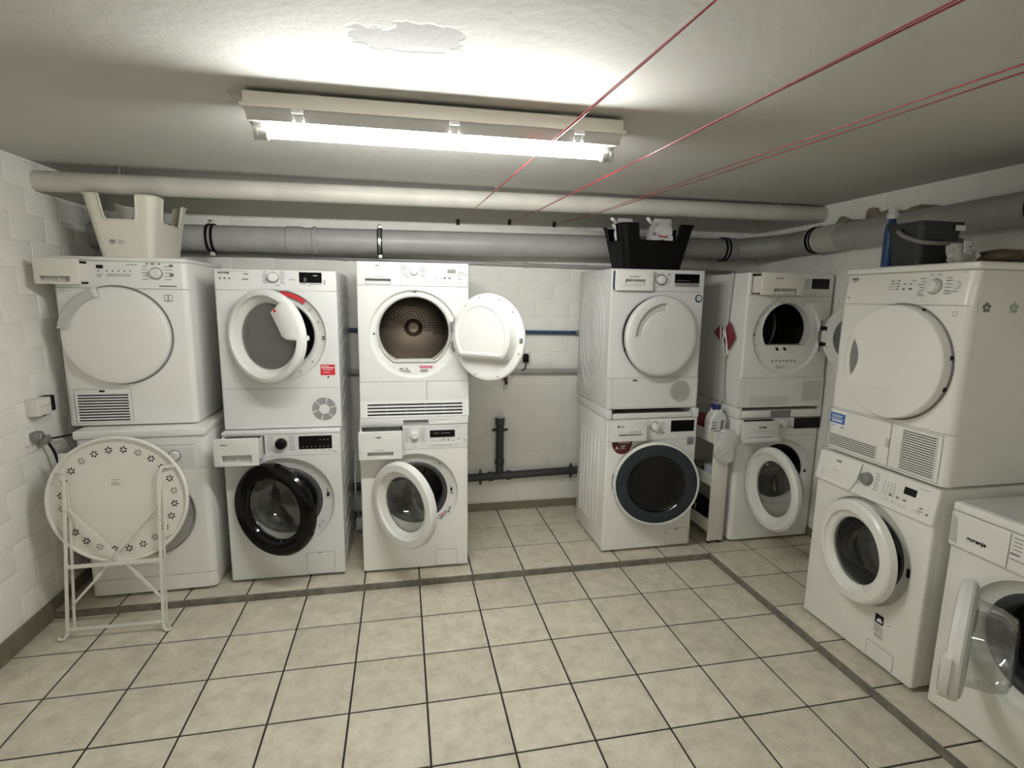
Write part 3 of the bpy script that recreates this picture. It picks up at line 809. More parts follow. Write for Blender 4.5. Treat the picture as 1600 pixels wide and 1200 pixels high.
# ------------------------------------------------------------------ washing lines
def washing_line(A, Bp, label, gap, twist):
    t = thing('clothesline', label, 'clothesline', A, 0, 'red clotheslines under the ceiling')
    A = Vector(A); D = Vector(Bp)-A; k = (YF-A.y)/D.y; E = A + D*k; E.z = min(E.z, ZC-0.03)
    side = Vector((D.y, -D.x, 0)).normalized()
    kp = (3.14-A.y)/(E.y-A.y); zp = 2.156 + 0.008*A.x - 0.049 - 0.004 - gap*0.6      # the cords run just under the drain pipe
    for s in (-1, 1):
        pts = []
        for i in range(61):
            f = i/60; q = A.lerp(E, f) - A; q.y -= 0.02*(1-f)
            dz = min(0, zp - A.lerp(E, kp).z); q.z += dz*(f/kp if f < kp else (1-f)/(1-kp))
            wv = math.cos(f*twist*2*PI)
            pts.append(q + side*(s*gap*wv*min(1, f*3)) + Vector((0, 0, s*gap*0.6*math.sin(f*twist*2*PI)*min(1, f*3))))
        obj('cord', tube(B(), pts, 0.0020, 6), 'rope', t)
    b = B(); tube(b, smooth_path([(0, 0.01, 0), (0, -0.015, 0), (0, -0.026, 0.008), (0, -0.020, 0.018), (0, -0.008, 0.016)], 4), 0.0035, 8)
    box(b, -0.012, 0.012, 0.001, 0.010, -0.018, 0.018, 0.002)
    obj('wall_hook', b, 'rust', t)
washing_line((0.388, YB-0.008, 2.116), (0.495, 0.853, 2.085), 'red double clothesline on the hook farthest from the black basket', 0.0025, 2.5)
washing_line((0.745, YB-0.008, 2.130), (0.852, 0.773, 2.085), 'red double clothesline on the middle one of three wall hooks', 0.004, 1.0)
washing_line((1.066, YB-0.008, 2.128), (1.2065, 0.9155, 2.085), 'red clothesline of two parted cords on the hook beside the black basket', 0.022, 0.0)

# ------------------------------------------------------------------ machines
DRY, WASH = 'tumble dryers', 'washing machines'

def emboss_side(a, side, kind):
    """pressed relief in the sheet-metal side of a machine"""
    x = side*(a.W/2 - 0.0005); b = B()
    if kind == 'rings':
        for k, f in enumerate((1.0, 0.74, 0.48, 0.24)):
            pts = [(x, a.D*0.52 + 0.22*f*math.cos(2*PI*i/40), a.H*0.52 + 0.36*f*math.sin(2*PI*i/40)) for i in range(41)]
            tube(b, pts, 0.004, 6, caps=False)
    elif kind == 'ribs':
        for k in range(6):
            y = 0.12 + k*(a.D-0.2)/5
            tube(b, [(x, y, 0.10), (x, y, 0.12), (x, y, a.H-0.14), (x, y, a.H-0.12)], [0.001, 0.006, 0.006, 0.001], 6)
    else:
        for k in range(7):
            z = 0.12 + k*(a.H-0.24)/6
            tube(b, smooth_path([(x, 0.08, z-0.02), (x, a.D*0.5, z+0.03), (x, a.D-0.08, z-0.02)], 6), 0.0028, 6)
    return obj('pressed_relief', b, a.m, a.root)

# ---- stack 1, left corner: dryer on a washer
def stack_one():
    a = App('tumble_dryer', 'old white dryer in the left corner, closed round door, white basket on top', 'dryer', DRY,
            (-1.357, 3.03, 0.942), -0.008, 0.60, 0.843, 0.55, 'white', xr=0.03)
    a.body(0.02, feet=False)
    a.worktop(0.822, 0.843, 0.006, bev=0.008)
    slot = rr(-0.262, -0.142, 0.710, 0.818, 0.004, 2)
    a.ctrl(0.690, 0.822, [slot])
    a.slot_box(-0.262, -0.142, 0.710, 0.818)
    a.drawer(-0.318, -0.132, 0.706, 0.826, 0.095, (-0.298, -0.17, 0.716, 0.743), 'plasticwarm')
    a.display(-0.102, -0.072, 0.786, 0.803, 'ink')
    a.button(-0.058, 0.048, 0.750, 0.762, 'lightgrey'); a.button(-0.099, -0.081, 0.747, 0.760, 'lightgrey')
    a.knob(0.161, 0.767, 0.026, 'plastic', 'midgrey')
    pr = dial_print(0.161, 0.768, 0.038, 5, 0.016, 0.040, 0.003, 4)
    pr += [(-0.06+0.026*k, 0.771, 0.006, 0.008) for k in range(5)] + [(0.03, 0.806, 0.05, 0.003), (0.118, 0.810, 0.01, 0.007), (0.14, 0.810, 0.016, 0.007), (0.172, 0.810, 0.01, 0.007), (0.17, 0.702, 0.08, 0.006), (0.222, 0.80, 0.018, 0.012), (0.222, 0.755, 0.018, 0.012), (-0.1, 0.772, 0.012, 0.004)]
    a.cprint(pr)
    a.panel(0.0, 0.690)
    # open-book care mark
    L = []
    for u0, u1 in ((0.188, 0.206), (0.208, 0.226)):
        L += [(u0, 0.632, 0.0025, 0.030), (u1-0.0025, 0.632, 0.0025, 0.030), (u0, 0.660, u1-u0, 0.0025), (u0, 0.632, u1-u0, 0.0025)]
    L += [(0.190, 0.630, 0.034, 0.002)]
    strips(L, a.root, 0, 'print', 'book_mark')
    cu, cv = -0.030, 0.458
    d = obj('door', lathe(B(), [(0.232, 0.0), (0.240, -0.006), (0.240, -0.034), (0.234, -0.042), (0.222, -0.046), (0.10, -0.050), (0, -0.051)], cu, cv, 80), a.m, a.root)
    obj('handle', plate(B(), sector(cu, cv, 0.196, 0.243, 104, 171, 24), (), -0.064, -0.036, 0.010, 3), 'lightgrey', d)
    obj('handle_cap', plate(B(), sector(cu, cv, 0.197, 0.242, 104, 110, 4), (), -0.068, -0.04, 0.006, 2), 'plastic', d)
    obj('door_gap', lathe(B(), [(0.249, -0.001), (0.240, -0.0012), (0.236, -0.0005)], cu, cv, 64), 'midgrey', d)
    a.grille(-0.246, -0.016, 0.020, 0.163, 10, 0.0, 0.010)
    a.seam([(-0.262, 0.010, 0.002, 0.178), (-0.004, 0.010, 0.002, 0.178), (-0.262, 0.187, 0.26, 0.002)], m='printlight')
    a.seam([(-0.148, 0.171, 0.026, 0.010)], m='ink', name='latch_mark')

    a = App('washing_machine', 'white washer in the left corner with a folded garden table leaning in front', 'washer', WASH,
            (-1.298, 2.945, 0.055), 0.012, 0.595, 0.880, 0.56, 'white', xr=0.035)
    a.body(0.04)
    a.worktop(0.835, 0.880, 0.010, bev=0.012)
    slot = rr(-0.255, -0.130, 0.712, 0.815, 0.004, 2)
    a.ctrl(0.665, 0.835, [slot]); a.slot_box(-0.255, -0.130, 0.712, 0.815)
    a.drawer(-0.318, -0.136, 0.690, 0.794, 0.10, (-0.30, -0.18, 0.70, 0.725), 'plasticwarm')
    b = obj('info_field', plate(B(), rr(0.055, 0.235, 0.0, 0.112, 0.004, 2), (), -0.0006, 0.001), 'plastic', a.cp)
    a.knob(0.145, 0.735, 0.026, 'plastic', 'midgrey')
    a.cprint(dial_print(0.145, 0.735, 0.034, 7, 0.011, 0.032, 0.003, 8) + [(0.075+0.022*k, 0.768, 0.012, 0.005) for k in range(7)] + [(0.15, 0.688, 0.07, 0.004), (0.13, 0.686, 0.012, 0.008), (0.05, 0.79, 0.19, 0.002)])
    a.panel(0.085, 0.665, [circ(0, 0.425, 0.222, 56)])
    a.recess(0, 0.425, 0.222, 0.175, 0.03)
    a.gasket(0, 0.425, 0.175, 0.034); a.drum(0, 0.425, 0.165, 0.22, 0.07, 0.42)
    a.panel(0.0, 0.084, name='kick_panel')
    o, cx = a.porthole(-1, -0.212, 0.425, 0.212, 0.160, 0.02, d=0.026, m='silver', rim=None, front=([(0.162, 0.006), (0.10, -0.004), (0, -0.006)], 'deep'), inner='lightgrey')
    strips([(0.195, 0.42, 0.014, 0.03)], a.root, -0.03, 'ink', 'latch')
stack_one()

# ---- stack 2
def stack_two():
    a = App('tumble_dryer', 'white dryer with red sticker, its tinted round door ajar towards the left', 'dryer', DRY,
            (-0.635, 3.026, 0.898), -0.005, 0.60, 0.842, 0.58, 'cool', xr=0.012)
    a.body(0.0, feet=False); emboss_side(a, 1, 'arcs')
    a.ctrl(0.736, 0.842)
    a.knob(-0.014, 0.803, 0.025, 'plastic', 'silver', h=0.026)
    a.display(0.113, 0.226, 0.779, 0.833)
    strips([(0.183, 0.814-a.cv, 0.022, 0.005), (0.137, 0.80-a.cv, 0.012, 0.003), (0.137, 0.793-a.cv, 0.012, 0.003), (0.137, 0.786-a.cv, 0.012, 0.003)], a.cp, -0.0022, 'silver', 'display_print')
    a.ctext('HOOVER', 0.0125, -0.279, 0.818, bold=0.0006, width=0.056)
    a.cprint(dial_print(-0.014, 0.802, 0.032, 7, 0.0095, 0.028, 0.003, 3) + [(-0.279, 0.8305, 0.14, 0.0016), (-0.274, 0.790, 0.010, 0.009), (-0.252, 0.790, 0.009, 0.010), (-0.230, 0.790, 0.010, 0.009), (-0.156, 0.815, 0.022, 0.006), (-0.164, 0.789, 0.030, 0.006), (-0.01, 0.762, 0.026, 0.003), (0.062, 0.792, 0.034, 0.003), (0.0785, 0.789, 0.002, 0.009),
              (0.117, 0.771, 0.034, 0.004), (0.16, 0.771, 0.044, 0.004), (0.208, 0.771, 0.014, 0.004), (0.235, 0.773, 0.009, 0.007), (0.235, 0.785, 0.009, 0.007), (0.155, 0.763, 0.014, 0.003)])
    cu, cv = -0.006, 0.500
    a.panel(0.219, 0.736, [circ(cu, cv, 0.242, 72)])
    a.panel(0.0, 0.219, name='lower_panel')
    a.recess(cu, cv, 0.242, 0.196, 0.028, m='plastic', lip=0.002)
    a.gasket(cu, cv, 0.196, 0.034, 'lightgrey', 0.016)
    a.drum(cu, cv, 0.172, 0.26, 0.06, 0.46, 'darksteel', 3, 'darksteel')
    perforation(a, cu, cv, 0.455, (0.07, 0.20), 0.0, 360.0)
    # warning labels inside the doorway
    obj('red_label', plate(B(), sector(cu, cv, 0.214, 0.235, 52, 84, 8), (), 0.010, 0.012), 'red', a.root, smooth=0)
    obj('grey_label', plate(B(), sector(cu, cv, 0.220, 0.238, 86, 100, 6), (), 0.008, 0.010), 'silver', a.root, smooth=0)
    strips([(0.215, 0.48, 0.012, 0.006), (0.215, 0.492, 0.012, 0.006)], a.root, 0.012, 'ink', 'latch')
    for t in (-40, -62, 40, 20): 
        obj('screw', lathe(B(), [(0, 0.012), (0.004, 0.012), (0.004, 0.016)], cu + 0.216*math.cos(R_(t)), cv + 0.216*math.sin(R_(t)), 10), 'midgrey', a.root)
    a.sticker(0.200, 0.276, 0.287, 0.345, 'red')
    strips([(0.204, 0.326, 0.068, 0.004), (0.212, 0.316, 0.05, 0.003), (0.204, 0.335, 0.040, 0.003), (0.216, 0.302, 0.03, 0.003)], a.root, -0.0008, 'paper', 'sticker_print')
    a.disc(0.239, 0.277, 0.005, 'darkred')
    # round vent: five rings of slits in six sectors
    v = obj('vent_backing', lathe(B(), [(0.064, -0.0006), (0.026, -0.0006)], 0.212, 0.100, 48), a.m, a.root)
    for k in range(5):
        r0 = 0.029 + k*0.0074; b = B()
        for s in range(6):
            plate(b, sector(0.212, 0.100, r0, r0+0.0037, s*60+18, s*60+72, 10), (), -0.0012, 0)
        obj('vent_slit', b, 'ink', v, smooth=0)
    # door
    R = 0.237
    fr, cx = a.hinge_frame('door', -1, -0.249, 0.504, R, 0.52, 0.02)
    o = obj('door', lathe(B(), [(0.168, 0.034), (0.200, 0.008), (0.204, -0.006), (0.209, -0.011), (R-0.012, -0.009), (R-0.003, -0.003), (R, 0.008), (R, 0.030), (R-0.008, 0.040), (0.19, 0.044), (0.168, 0.040)], cx, 0, 72, closed=True), 'plastic', **fr)
    obj('door_window', lathe(B(), [(0.172, 0.036), (0.160, 0.026), (0.12, 0.020), (0, 0.017)], cx, 0, 56), 'tinted', o)
    pts = [(0.12*R/0.237*1.0, 0.74*R), (0.24*R, 0.52*R), (0.42*R, 0.20*R), (0.50*R, 0.03*R), (0.62*R, -0.03*R)]
    arc = [(0.89*R*math.cos(R_(t)), 0.89*R*math.sin(R_(t))) for t in range(-3, 84, 6)]
    poly = [(cx+x, z) for x, z in arc + pts[:]]
    obj('handle', plate(B(), poly, (), -0.0115, 0.024, 0.004, 2), 'plastic', o)
    obj('handle_edge', tube(B(), [(cx+x*0.985, 0.004, z) for x, z in pts], 0.004, 6), 'ink', o)
    obj('door_badge', lathe(B(), [(0, -0.0130), (0.008, -0.0130), (0.009, -0.010)], cx+0.36*R, 0.56*R, 20), 'red', o)
    obj('inner_bowl', lathe(B(), [(0.186, 0.042), (0.178, 0.075), (0.165, 0.088)], cx, 0, 56), 'tinted', o)
    obj('inner_pane', lathe(B(), [(0.165, 0.088), (0.10, 0.096), (0, 0.098)], cx, 0, 56), 'tinted', o)
    b = B(); box(b, -0.006, 0.012, 0.034, 0.046, -0.06, 0.06, 0.003); obj('hinge', b, 'silver', o)
    b = B(); box(b, cx+R-0.018, cx+R-0.002, 0.038, 0.052, -0.012, 0.012, 0.003); obj('latch_hook', b, 'plastic', o)

    a = App('washing_machine', 'white washer with black dial, black display and open black-rimmed round door', 'washer', WASH,
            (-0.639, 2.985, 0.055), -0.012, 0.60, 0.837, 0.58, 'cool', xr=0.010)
    a.body(0.02); emboss_side(a, 1, 'arcs')
    a.worktop(0.818, 0.838, 0.003, bev=0.005)
    a.ctrl(0.699, 0.818, [rr(-0.286, -0.090, 0.706, 0.814, 0.004, 2)])
    a.slot_box(-0.286, -0.090, 0.706, 0.814, 'plastic')
    d = a.drawer(-0.306, -0.092, 0.686, 0.831, 0.12, (-0.269, -0.126, 0.705, 0.745), 'plastic')
    strips([(-0.272, 0.798, 0.034, 0.005)], d, -0.1205, 'print', 'brand_print')
    a.knob(-0.008, 0.766, 0.029, 'blackmatt', 'chrome', h=0.026)
    a.display(0.082, 0.254, 0.732, 0.805)
    strips([(0.10+0.022*k, 0.742-a.cv, 0.006, 0.005) for k in range(7)] + [(0.19+0.02*k, 0.78-a.cv, 0.006, 0.005) for k in range(3)], a.cp, -0.0022, 'midgrey', 'display_print')
    a.cprint(dial_print(-0.008, 0.766, 0.040, 8, 0.0105, 0.036, 0.0028, 5) + [(0.255, 0.712, 0.024, 0.004), (0.16, 0.722, 0.01, 0.003), (0.2, 0.722, 0.01, 0.003), (0.235, 0.722, 0.014, 0.003)])
    cu, cv = 0.0, 0.432
    a.panel(0.0, 0.699, [circ(cu, cv, 0.255, 72)])
    a.recess(cu, cv, 0.255, 0.185, 0.036)
    a.gasket(cu, cv, 0.185, 0.042, w_=0.026)
    a.drum(cu, cv, 0.158, 0.235, 0.085, 0.46)
    strips([(0.213, 0.452, 0.014, 0.022)], a.root, 0.020, 'ink', 'latch'); strips([(0.215, 0.490, 0.005, 0.006), (0.215, 0.480, 0.005, 0.006)], a.root, 0.020, 'ink', 'latch_pin')
    for t in (-33, -40): obj('screw', lathe(B(), [(0, 0.014), (0.006, 0.016), (0.006, 0.024)], cu + 0.222*math.cos(R_(t)), cv + 0.222*math.sin(R_(t)), 10), 'lightgrey', a.root)
    R, rg = 0.252, 0.166
    a.porthole(-1, -0.255, 0.446, R, rg, 0.50, d=0.02, m='black', bowl=0.11, inner='midgrey',
               ring=[(rg, 0.010), (rg+0.006, 0.0), (R-0.03, -0.010), (R-0.010, -0.008), (R, 0.006), (R, 0.026), (R-0.010, 0.036), (rg+0.022, 0.036), (rg+0.004, 0.030)])
    a.flap(0.093, 0.246, 0.004, 0.132)
    strips([(0.155, 0.126, 0.020, 0.006)], a.root, -0.0018, 'midgrey', 'flap_notch')
def perforation(a, cu, cv, y, rng, a0, a1, dr=0.0165):
    """punched holes in the rear wall of a dryer drum, joined: far too many and small to pick apart"""
    b = B(); r = rng[0]
    while r < rng[1]:
        n = max(6, int(2*PI*r/dr))
        for k in range(n):
            t = 360*k/n
            if not (a0 <= t <= a1): continue
            x, z = cu + r*math.cos(R_(t)), cv + r*math.sin(R_(t)); q = 0.0052
            vs = [b.verts.new((x + q*math.cos(PI*j/3), y, z + q*math.sin(PI*j/3))) for j in range(6)]
            b.faces.new(vs)
        r += dr
    return tag(obj('perforation', b, 'blackmatt', a.root, smooth=0), kind='stuff')
stack_two()

def brand_mark(parent, u, y, v, s, m='ink'):
    """two short columns of bars beside three capitals"""
    strips([(u, v, s*0.18, s*0.22), (u, v+s*0.5, s*0.18, s*0.22), (u+s*0.3, v, s*0.18, s*0.22), (u+s*0.3, v+s*0.5, s*0.18, s*0.22)], parent, y, m, 'brand_bars')
    text('AEG', s, parent, u+s*0.62, y-0.0004, v, m, bold=s*0.03)

# ---- stack 3
def stack_three():
    a = App('tumble_dryer', 'white dryer with round door swung wide open beside its empty drum', 'dryer', DRY,
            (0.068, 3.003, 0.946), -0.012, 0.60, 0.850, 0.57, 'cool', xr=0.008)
    a.body(0.0, feet=False)
    a.ctrl(0.724, 0.850, [rr(-0.255, -0.121, 0.729, 0.760, 0.003, 2)])
    b = B(); box(b, -0.257, -0.119, 0.012, 0.03, 0.727-0.724, 0.762-0.724)
    for f in [f for f in b.faces if f.normal.y < -0.9]: b.faces.remove(f)
    obj('grip', b, 'lightgrey', a.cp, smooth=0)
    obj('grip_lip', box(B(), -0.252, -0.124, 0.002, 0.014, 0.731-0.724, 0.745-0.724, 0.002), 'plastic', a.cp)
    strips([(-0.069, 0.0, 0.0016, 0.122)], a.cp, 0, 'print', 'panel_joint')
    brand_mark(a.cp, -0.204, -0.0003, 0.826-0.724, 0.010)
    a.knob(0.003, 0.805, 0.023, 'plastic', None, h=0.024)
    a.display(0.183, 0.228, 0.796, 0.817, 'midgrey')
    for k in range(4): a.button(0.110+0.024*k, 0.1325+0.024*k, 0.745, 0.757)
    a.button(-0.047, -0.022, 0.744, 0.753, 'paper'); a.button(-0.008, 0.014, 0.744, 0.752); a.button(0.238, 0.264, 0.744, 0.754)
    a.cprint([(-0.212, 0.769, 0.055, 0.002)] + [(-0.065, 0.829-0.011*k, 0.034*(0.8+0.2*(k % 2)), 0.0028) for k in range(4)] + [(-0.062+0.01*k, 0.785-0.009*k, 0.026, 0.0028) for k in range(3)] +
             [(0.034, 0.829-0.0095*k, 0.028+0.005*(k % 3), 0.0028) for k in range(4)] + [(0.036, 0.789-0.009*k, 0.026, 0.0028) for k in range(3)] +
             [(0.112, 0.766, 0.016, 0.003), (0.138, 0.766, 0.014, 0.003), (0.162, 0.764, 0.012, 0.012), (0.188, 0.764, 0.012, 0.012), (0.24, 0.80, 0.034, 0.003), (0.243, 0.791, 0.01, 0.004), (0.26, 0.786, 0.03, 0.003), (0.243, 0.781, 0.01, 0.004), (0.24, 0.764, 0.026, 0.003), (-0.006, 0.766, 0.014, 0.003), (0.23, 0.833, 0.03, 0.002)], 'print')
    cu, cv = 0.0, 0.460
    a.panel(0.200, 0.724, [circ(cu, cv, 0.243, 72)])
    a.panel(0.089, 0.200, u0=-0.30, u1=0.064, name='condenser_door'); a.panel(0.089, 0.200, u0=0.064, u1=0.30, name='lower_panel')
    a.recess(cu, cv, 0.243, 0.216, 0.022, m='plastic', lip=0.002)
    cv2 = cv + 0.014
    fl = 0.168
    # flat-bottomed doorway rim and drum
    face = plate(B(), circ(cu, cv, 0.224, 72), [circ(cu, cv2, 0.203, 64, fl)], 0.020, 0.030)
    obj('doorway_ring', face, 'plastic', a.root)
    obj('gasket', lathe(B(), [(0.204, 0.020, fl+0.001), (0.204, 0.013, fl+0.001), (0.198, 0.009, fl-0.004), (0.192, 0.013, fl-0.010), (0.190, 0.035, fl-0.012), (0.19, 0.07, fl-0.012)], cu, cv2, 64), 'lightgrey', a.root)
    bm = lathe(B(), [(0.20, 0.07), (0.265, 0.085), (0.268, 0.20), (0.262, 0.205), (0.268, 0.21), (0.268, 0.42), (0.255, 0.435)], cu, cv2, 48)
    d = obj('drum', bm, 'darksteel', a.root)
    obj('drum_back', lathe(B(), [(0.256, 0.432), (0.225, 0.445), (0.20, 0.436), (0.06, 0.436), (0.055, 0.44), (0.042, 0.428), (0.03, 0.45), (0, 0.452)], cu, cv2, 48), 'bronze', d)
    obj('drum_ring', lathe(B(), [(0.262, 0.11), (0.252, 0.113), (0.252, 0.12), (0.262, 0.123)], cu, cv2, 48), 'steel', d)
    obj('filter', box(B(), -0.10, 0.10, 0.03, 0.07, cv2-fl+0.001, cv2-fl+0.016, 0.004), 'lightgrey', a.root)
    b = B(); r = 0.072
    while r < 0.195:
        n = max(6, int(2*PI*r/0.0165))
        for k in range(n):
            t = 360*k/n
            if not (-16 <= ((t+180) % 360)-180 <= 164): continue
            x, z = cu + r*math.cos(R_(t)), cv2 + r*math.sin(R_(t)); q = 0.0055
            b.faces.new([b.verts.new((x + q*math.cos(PI*j/3), 0.4352, z + q*math.sin(PI*j/3))) for j in range(6)])
        r += 0.0152
    tag(obj('perforation', b, 'blackmatt', a.root, smooth=0), kind='stuff')
    strips([(-0.006, 0.690, 0.006, 0.005), (0.003, 0.690, 0.010, 0.005)], a.root, 0.012, 'ink', 'latch')
    strips([(-0.221, cv, 0.010, 0.009)], a.root, 0.012, 'ink', 'latch_hole')
    strips([(-0.085, 0.268, 0.022, 0.006), (-0.05, 0.268, 0.012, 0.006), (-0.086, 0.258, 0.058, 0.003), (-0.07, 0.250, 0.05, 0.003), (0.03, 0.262, 0.04, 0.003), (0.03, 0.256, 0.044, 0.003), (0.03, 0.250, 0.04, 0.003)], a.root, 0.018, 'print', 'doorway_print')
    strips([(0.026, 0.272, 0.072, 0.014)], a.root, 0.018, 'pinkprint', 'doorway_label')
    # outward-sloping plinth with four dark slots
    pl = obj('plinth_grille', plate(B(), rr(-0.30, 0.30, 0.001, 0.094, 0.001, 1), [rr(-0.262, 0.264, 0.012+0.0185*k, 0.0205+0.0185*k, 0.003, 2) for k in range(4)], 0, 0.012), a.m, a.root, (0, -0.016, 0), (-0.17, 0, 0))
    obj('slot_backing', box(B(), -0.27, 0.27, 0.010, 0.013, 0.008, 0.086), 'ink', pl, smooth=0)
    for k in range(1, 5): obj('slot_rib', box(B(), -0.262+0.105*k-0.0012, -0.262+0.105*k+0.0012, 0.002, 0.011, 0.010, 0.080), 'midgrey', pl, smooth=0)
    # door, seen from inside
    R = 0.233
    fr, cx = a.hinge_frame('door', 1, 0.219, 0.458, R, 2.385, 0.012)
    o = obj('door', lathe(B(), [(0, -0.012), (R-0.03, -0.012), (R-0.006, -0.006), (R, 0.004), (R, 0.014), (R-0.006, 0.020), (R-0.028, 0.023), (R-0.034, 0.021), (0, 0.021)], cx, 0, 80), 'plastic', **fr)
    bf = 0.105
    obj('door_bowl', lathe(B(), [(0.196, 0.021, bf+0.03), (0.188, 0.032, bf+0.022), (0.182, 0.060, bf+0.014), (0.178, 0.072, bf+0.008), (0.168, 0.080, bf-0.004), (0.155, 0.080, bf-0.014), (0.148, 0.076, bf-0.02), (0, 0.074)], cx, 0.012, 72), 'plastic', o)
    for t in (15, 50, 78, 112, 140, 200, 250, 290, 330): obj('screw', lathe(B(), [(0.0055, 0.0215), (0.004, 0.0235), (0, 0.0235)], cx + 0.215*math.cos(R_(t)), 0.215*math.sin(R_(t)), 10), 'midgrey', o)
    obj('latch_hook', box(B(), cx-R+0.008, cx-R+0.022, 0.02, 0.034, -0.012, 0.008, 0.002), 'midgrey', o)
    for s in (-1, 1):
        b = B(); box(b, -0.006, 0.014, 0.004, 0.020, s*0.055-0.022, s*0.055+0.022, 0.003); obj('hinge', b, 'silver', o)
    obj('hinge_plate', box(B(), 0.214, 0.232, -0.002, 0.004, 0.458-0.09, 0.458+0.09, 0.001), 'midgrey', a.root)

    t = thing('stacking_shelf', 'white pull-out shelf between the dryer with the wide-open door and its washer', 'shelf', (0.064, 2.968, 0.9055), -0.014, 'stacking kits between dryers and washers')
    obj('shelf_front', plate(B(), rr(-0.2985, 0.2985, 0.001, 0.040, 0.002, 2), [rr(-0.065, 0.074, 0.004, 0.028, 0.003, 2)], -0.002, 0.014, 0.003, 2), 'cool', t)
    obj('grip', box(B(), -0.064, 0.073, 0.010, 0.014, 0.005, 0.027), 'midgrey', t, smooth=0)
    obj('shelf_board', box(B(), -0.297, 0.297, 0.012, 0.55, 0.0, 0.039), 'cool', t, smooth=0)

    a = App('washing_machine', 'white washer with white-rimmed round door half open and white drawer pulled out', 'washer', WASH,
            (0.061, 2.965, 0.055), -0.016, 0.597, 0.850, 0.57, 'white', xr=0.008)
    a.body(0.0, feet=True)
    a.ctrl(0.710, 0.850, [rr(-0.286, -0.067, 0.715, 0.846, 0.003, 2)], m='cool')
    a.slot_box(-0.286, -0.067, 0.715, 0.846, 'lightgrey')
    d = a.drawer(-0.297, -0.067, 0.686, 0.840, 0.095, (-0.252, -0.116, 0.706, 0.729), 'plastic')
    strips([(-0.296, 0.727, 0.228, 0.0012)], d, -0.0953, 'printlight', 'drawer_line'); strips([(-0.205, 0.738, 0.040, 0.002)], d, -0.0953, 'print', 'drawer_print')
    brand_mark(d, -0.208, -0.0955, 0.806, 0.0115)
    a.knob(-0.001, 0.793, 0.023, 'plastic', None, h=0.024)
    a.display(0.084, 0.224, 0.776, 0.817)
    strips([(0.105, 0.799-a.cv, 0.03, 0.003), (0.145, 0.799-a.cv, 0.05, 0.003)], a.cp, -0.0022, 'midgrey', 'display_print')
    for k in range(6): a.button(0.087+0.0227*k, 0.1085+0.0227*k, 0.731, 0.745)
    a.button(0.233, 0.257, 0.734, 0.752); a.button(-0.010, 0.012, 0.728, 0.738)
    pr = [(-0.062+0.002*(k % 3), 0.829-0.0105*k, 0.030, 0.0028) for k in range(8)] + [(0.028, 0.829-0.0105*k, 0.028+0.006*((k*7) % 3)/3, 0.0028) for k in range(8)]
    pr += [(0.090+0.023*k, 0.752, 0.013, 0.003) for k in range(6)] + [(0.156, 0.76, 0.012, 0.006), (0.182, 0.76, 0.012, 0.006), (0.236, 0.762, 0.018, 0.003), (0.228, 0.832, 0.03, 0.002), (0.276, 0.752, 0.010, 0.006)]
    a.cprint(pr, 'print')
    cu, cv = 0.0, 0.445
    a.panel(0.0, 0.710, [circ(cu, cv, 0.240, 72)])
    a.recess(cu, cv, 0.240, 0.180, 0.034, m='plastic')
    a.gasket(cu, cv, 0.180, 0.040, w_=0.022); a.drum(cu, cv, 0.157, 0.23, 0.08, 0.46)
    strips([(0.198, 0.452, 0.012, 0.018), (0.201, 0.436, 0.010, 0.007)], a.root, 0.016, 'ink', 'latch'); strips([(0.197, 0.474, 0.005, 0.005)], a.root, 0.016, 'ink', 'latch_pin')
    rn = random.Random(5)
    strips([(cu + rr_*math.cos(R_(t)), cv + rr_*math.sin(R_(t)), rn.uniform(0.006, 0.014), rn.uniform(0.004, 0.012)) for t, rr_ in ((-28, 0.214), (-34, 0.218), (-38, 0.205), (-42, 0.214), (-46, 0.206), (-50, 0.214), (-53, 0.20), (-48, 0.195), (46, 0.205), (52, 0.212), (58, 0.20))], a.root, 0.012, 'print', 'doorway_print')
    strips([(cu + 0.21*math.cos(R_(-43))-0.01, cv + 0.21*math.sin(R_(-43)), 0.013, 0.02)], a.root, 0.0116, 'pinkprint', 'doorway_label')
    R, rg = 0.236, 0.152
    o, cx = a.porthole(-1, -0.236, 0.455, R, rg, 0.82, d=0.018, m='plastic', bowl=0.10,
               ring=[(rg, 0.022), (rg+0.008, 0.012), (R-0.056, 0.002), (R-0.052, -0.009), (R-0.046, -0.012), (R-0.012, -0.010), (R-0.003, -0.002), (R, 0.010), (R, 0.026), (R-0.010, 0.034), (rg+0.02, 0.036), (rg+0.004, 0.032)])
    obj('handle_joint', strip_arc(cx, 0, 0.186, 0.236, (14, -52), -0.0085), 'print', o, smooth=0)
    a.flap(0.109, 0.236, 0.003, 0.100)

def strip_arc(cx, cz, r0, r1, angs, y, w_=0.0012):
    """fine radial joints on a door ring"""
    b = B()
    for t in angs:
        c, s = math.cos(R_(t)), math.sin(R_(t))
        for ra, rb, ya, yb in ((r0, r1-0.012, y, y), (r1-0.012, r1+0.0006, y, 0.012)):
            vs = [b.verts.new((cx + r*c - k*w_*s, yy, cz + r*s + k*w_*c)) for r, k, yy in ((ra, -1, ya), (rb, -1, yb), (rb, 1, yb), (ra, 1, ya))]
            b.faces.new(vs)
    return b
stack_three()

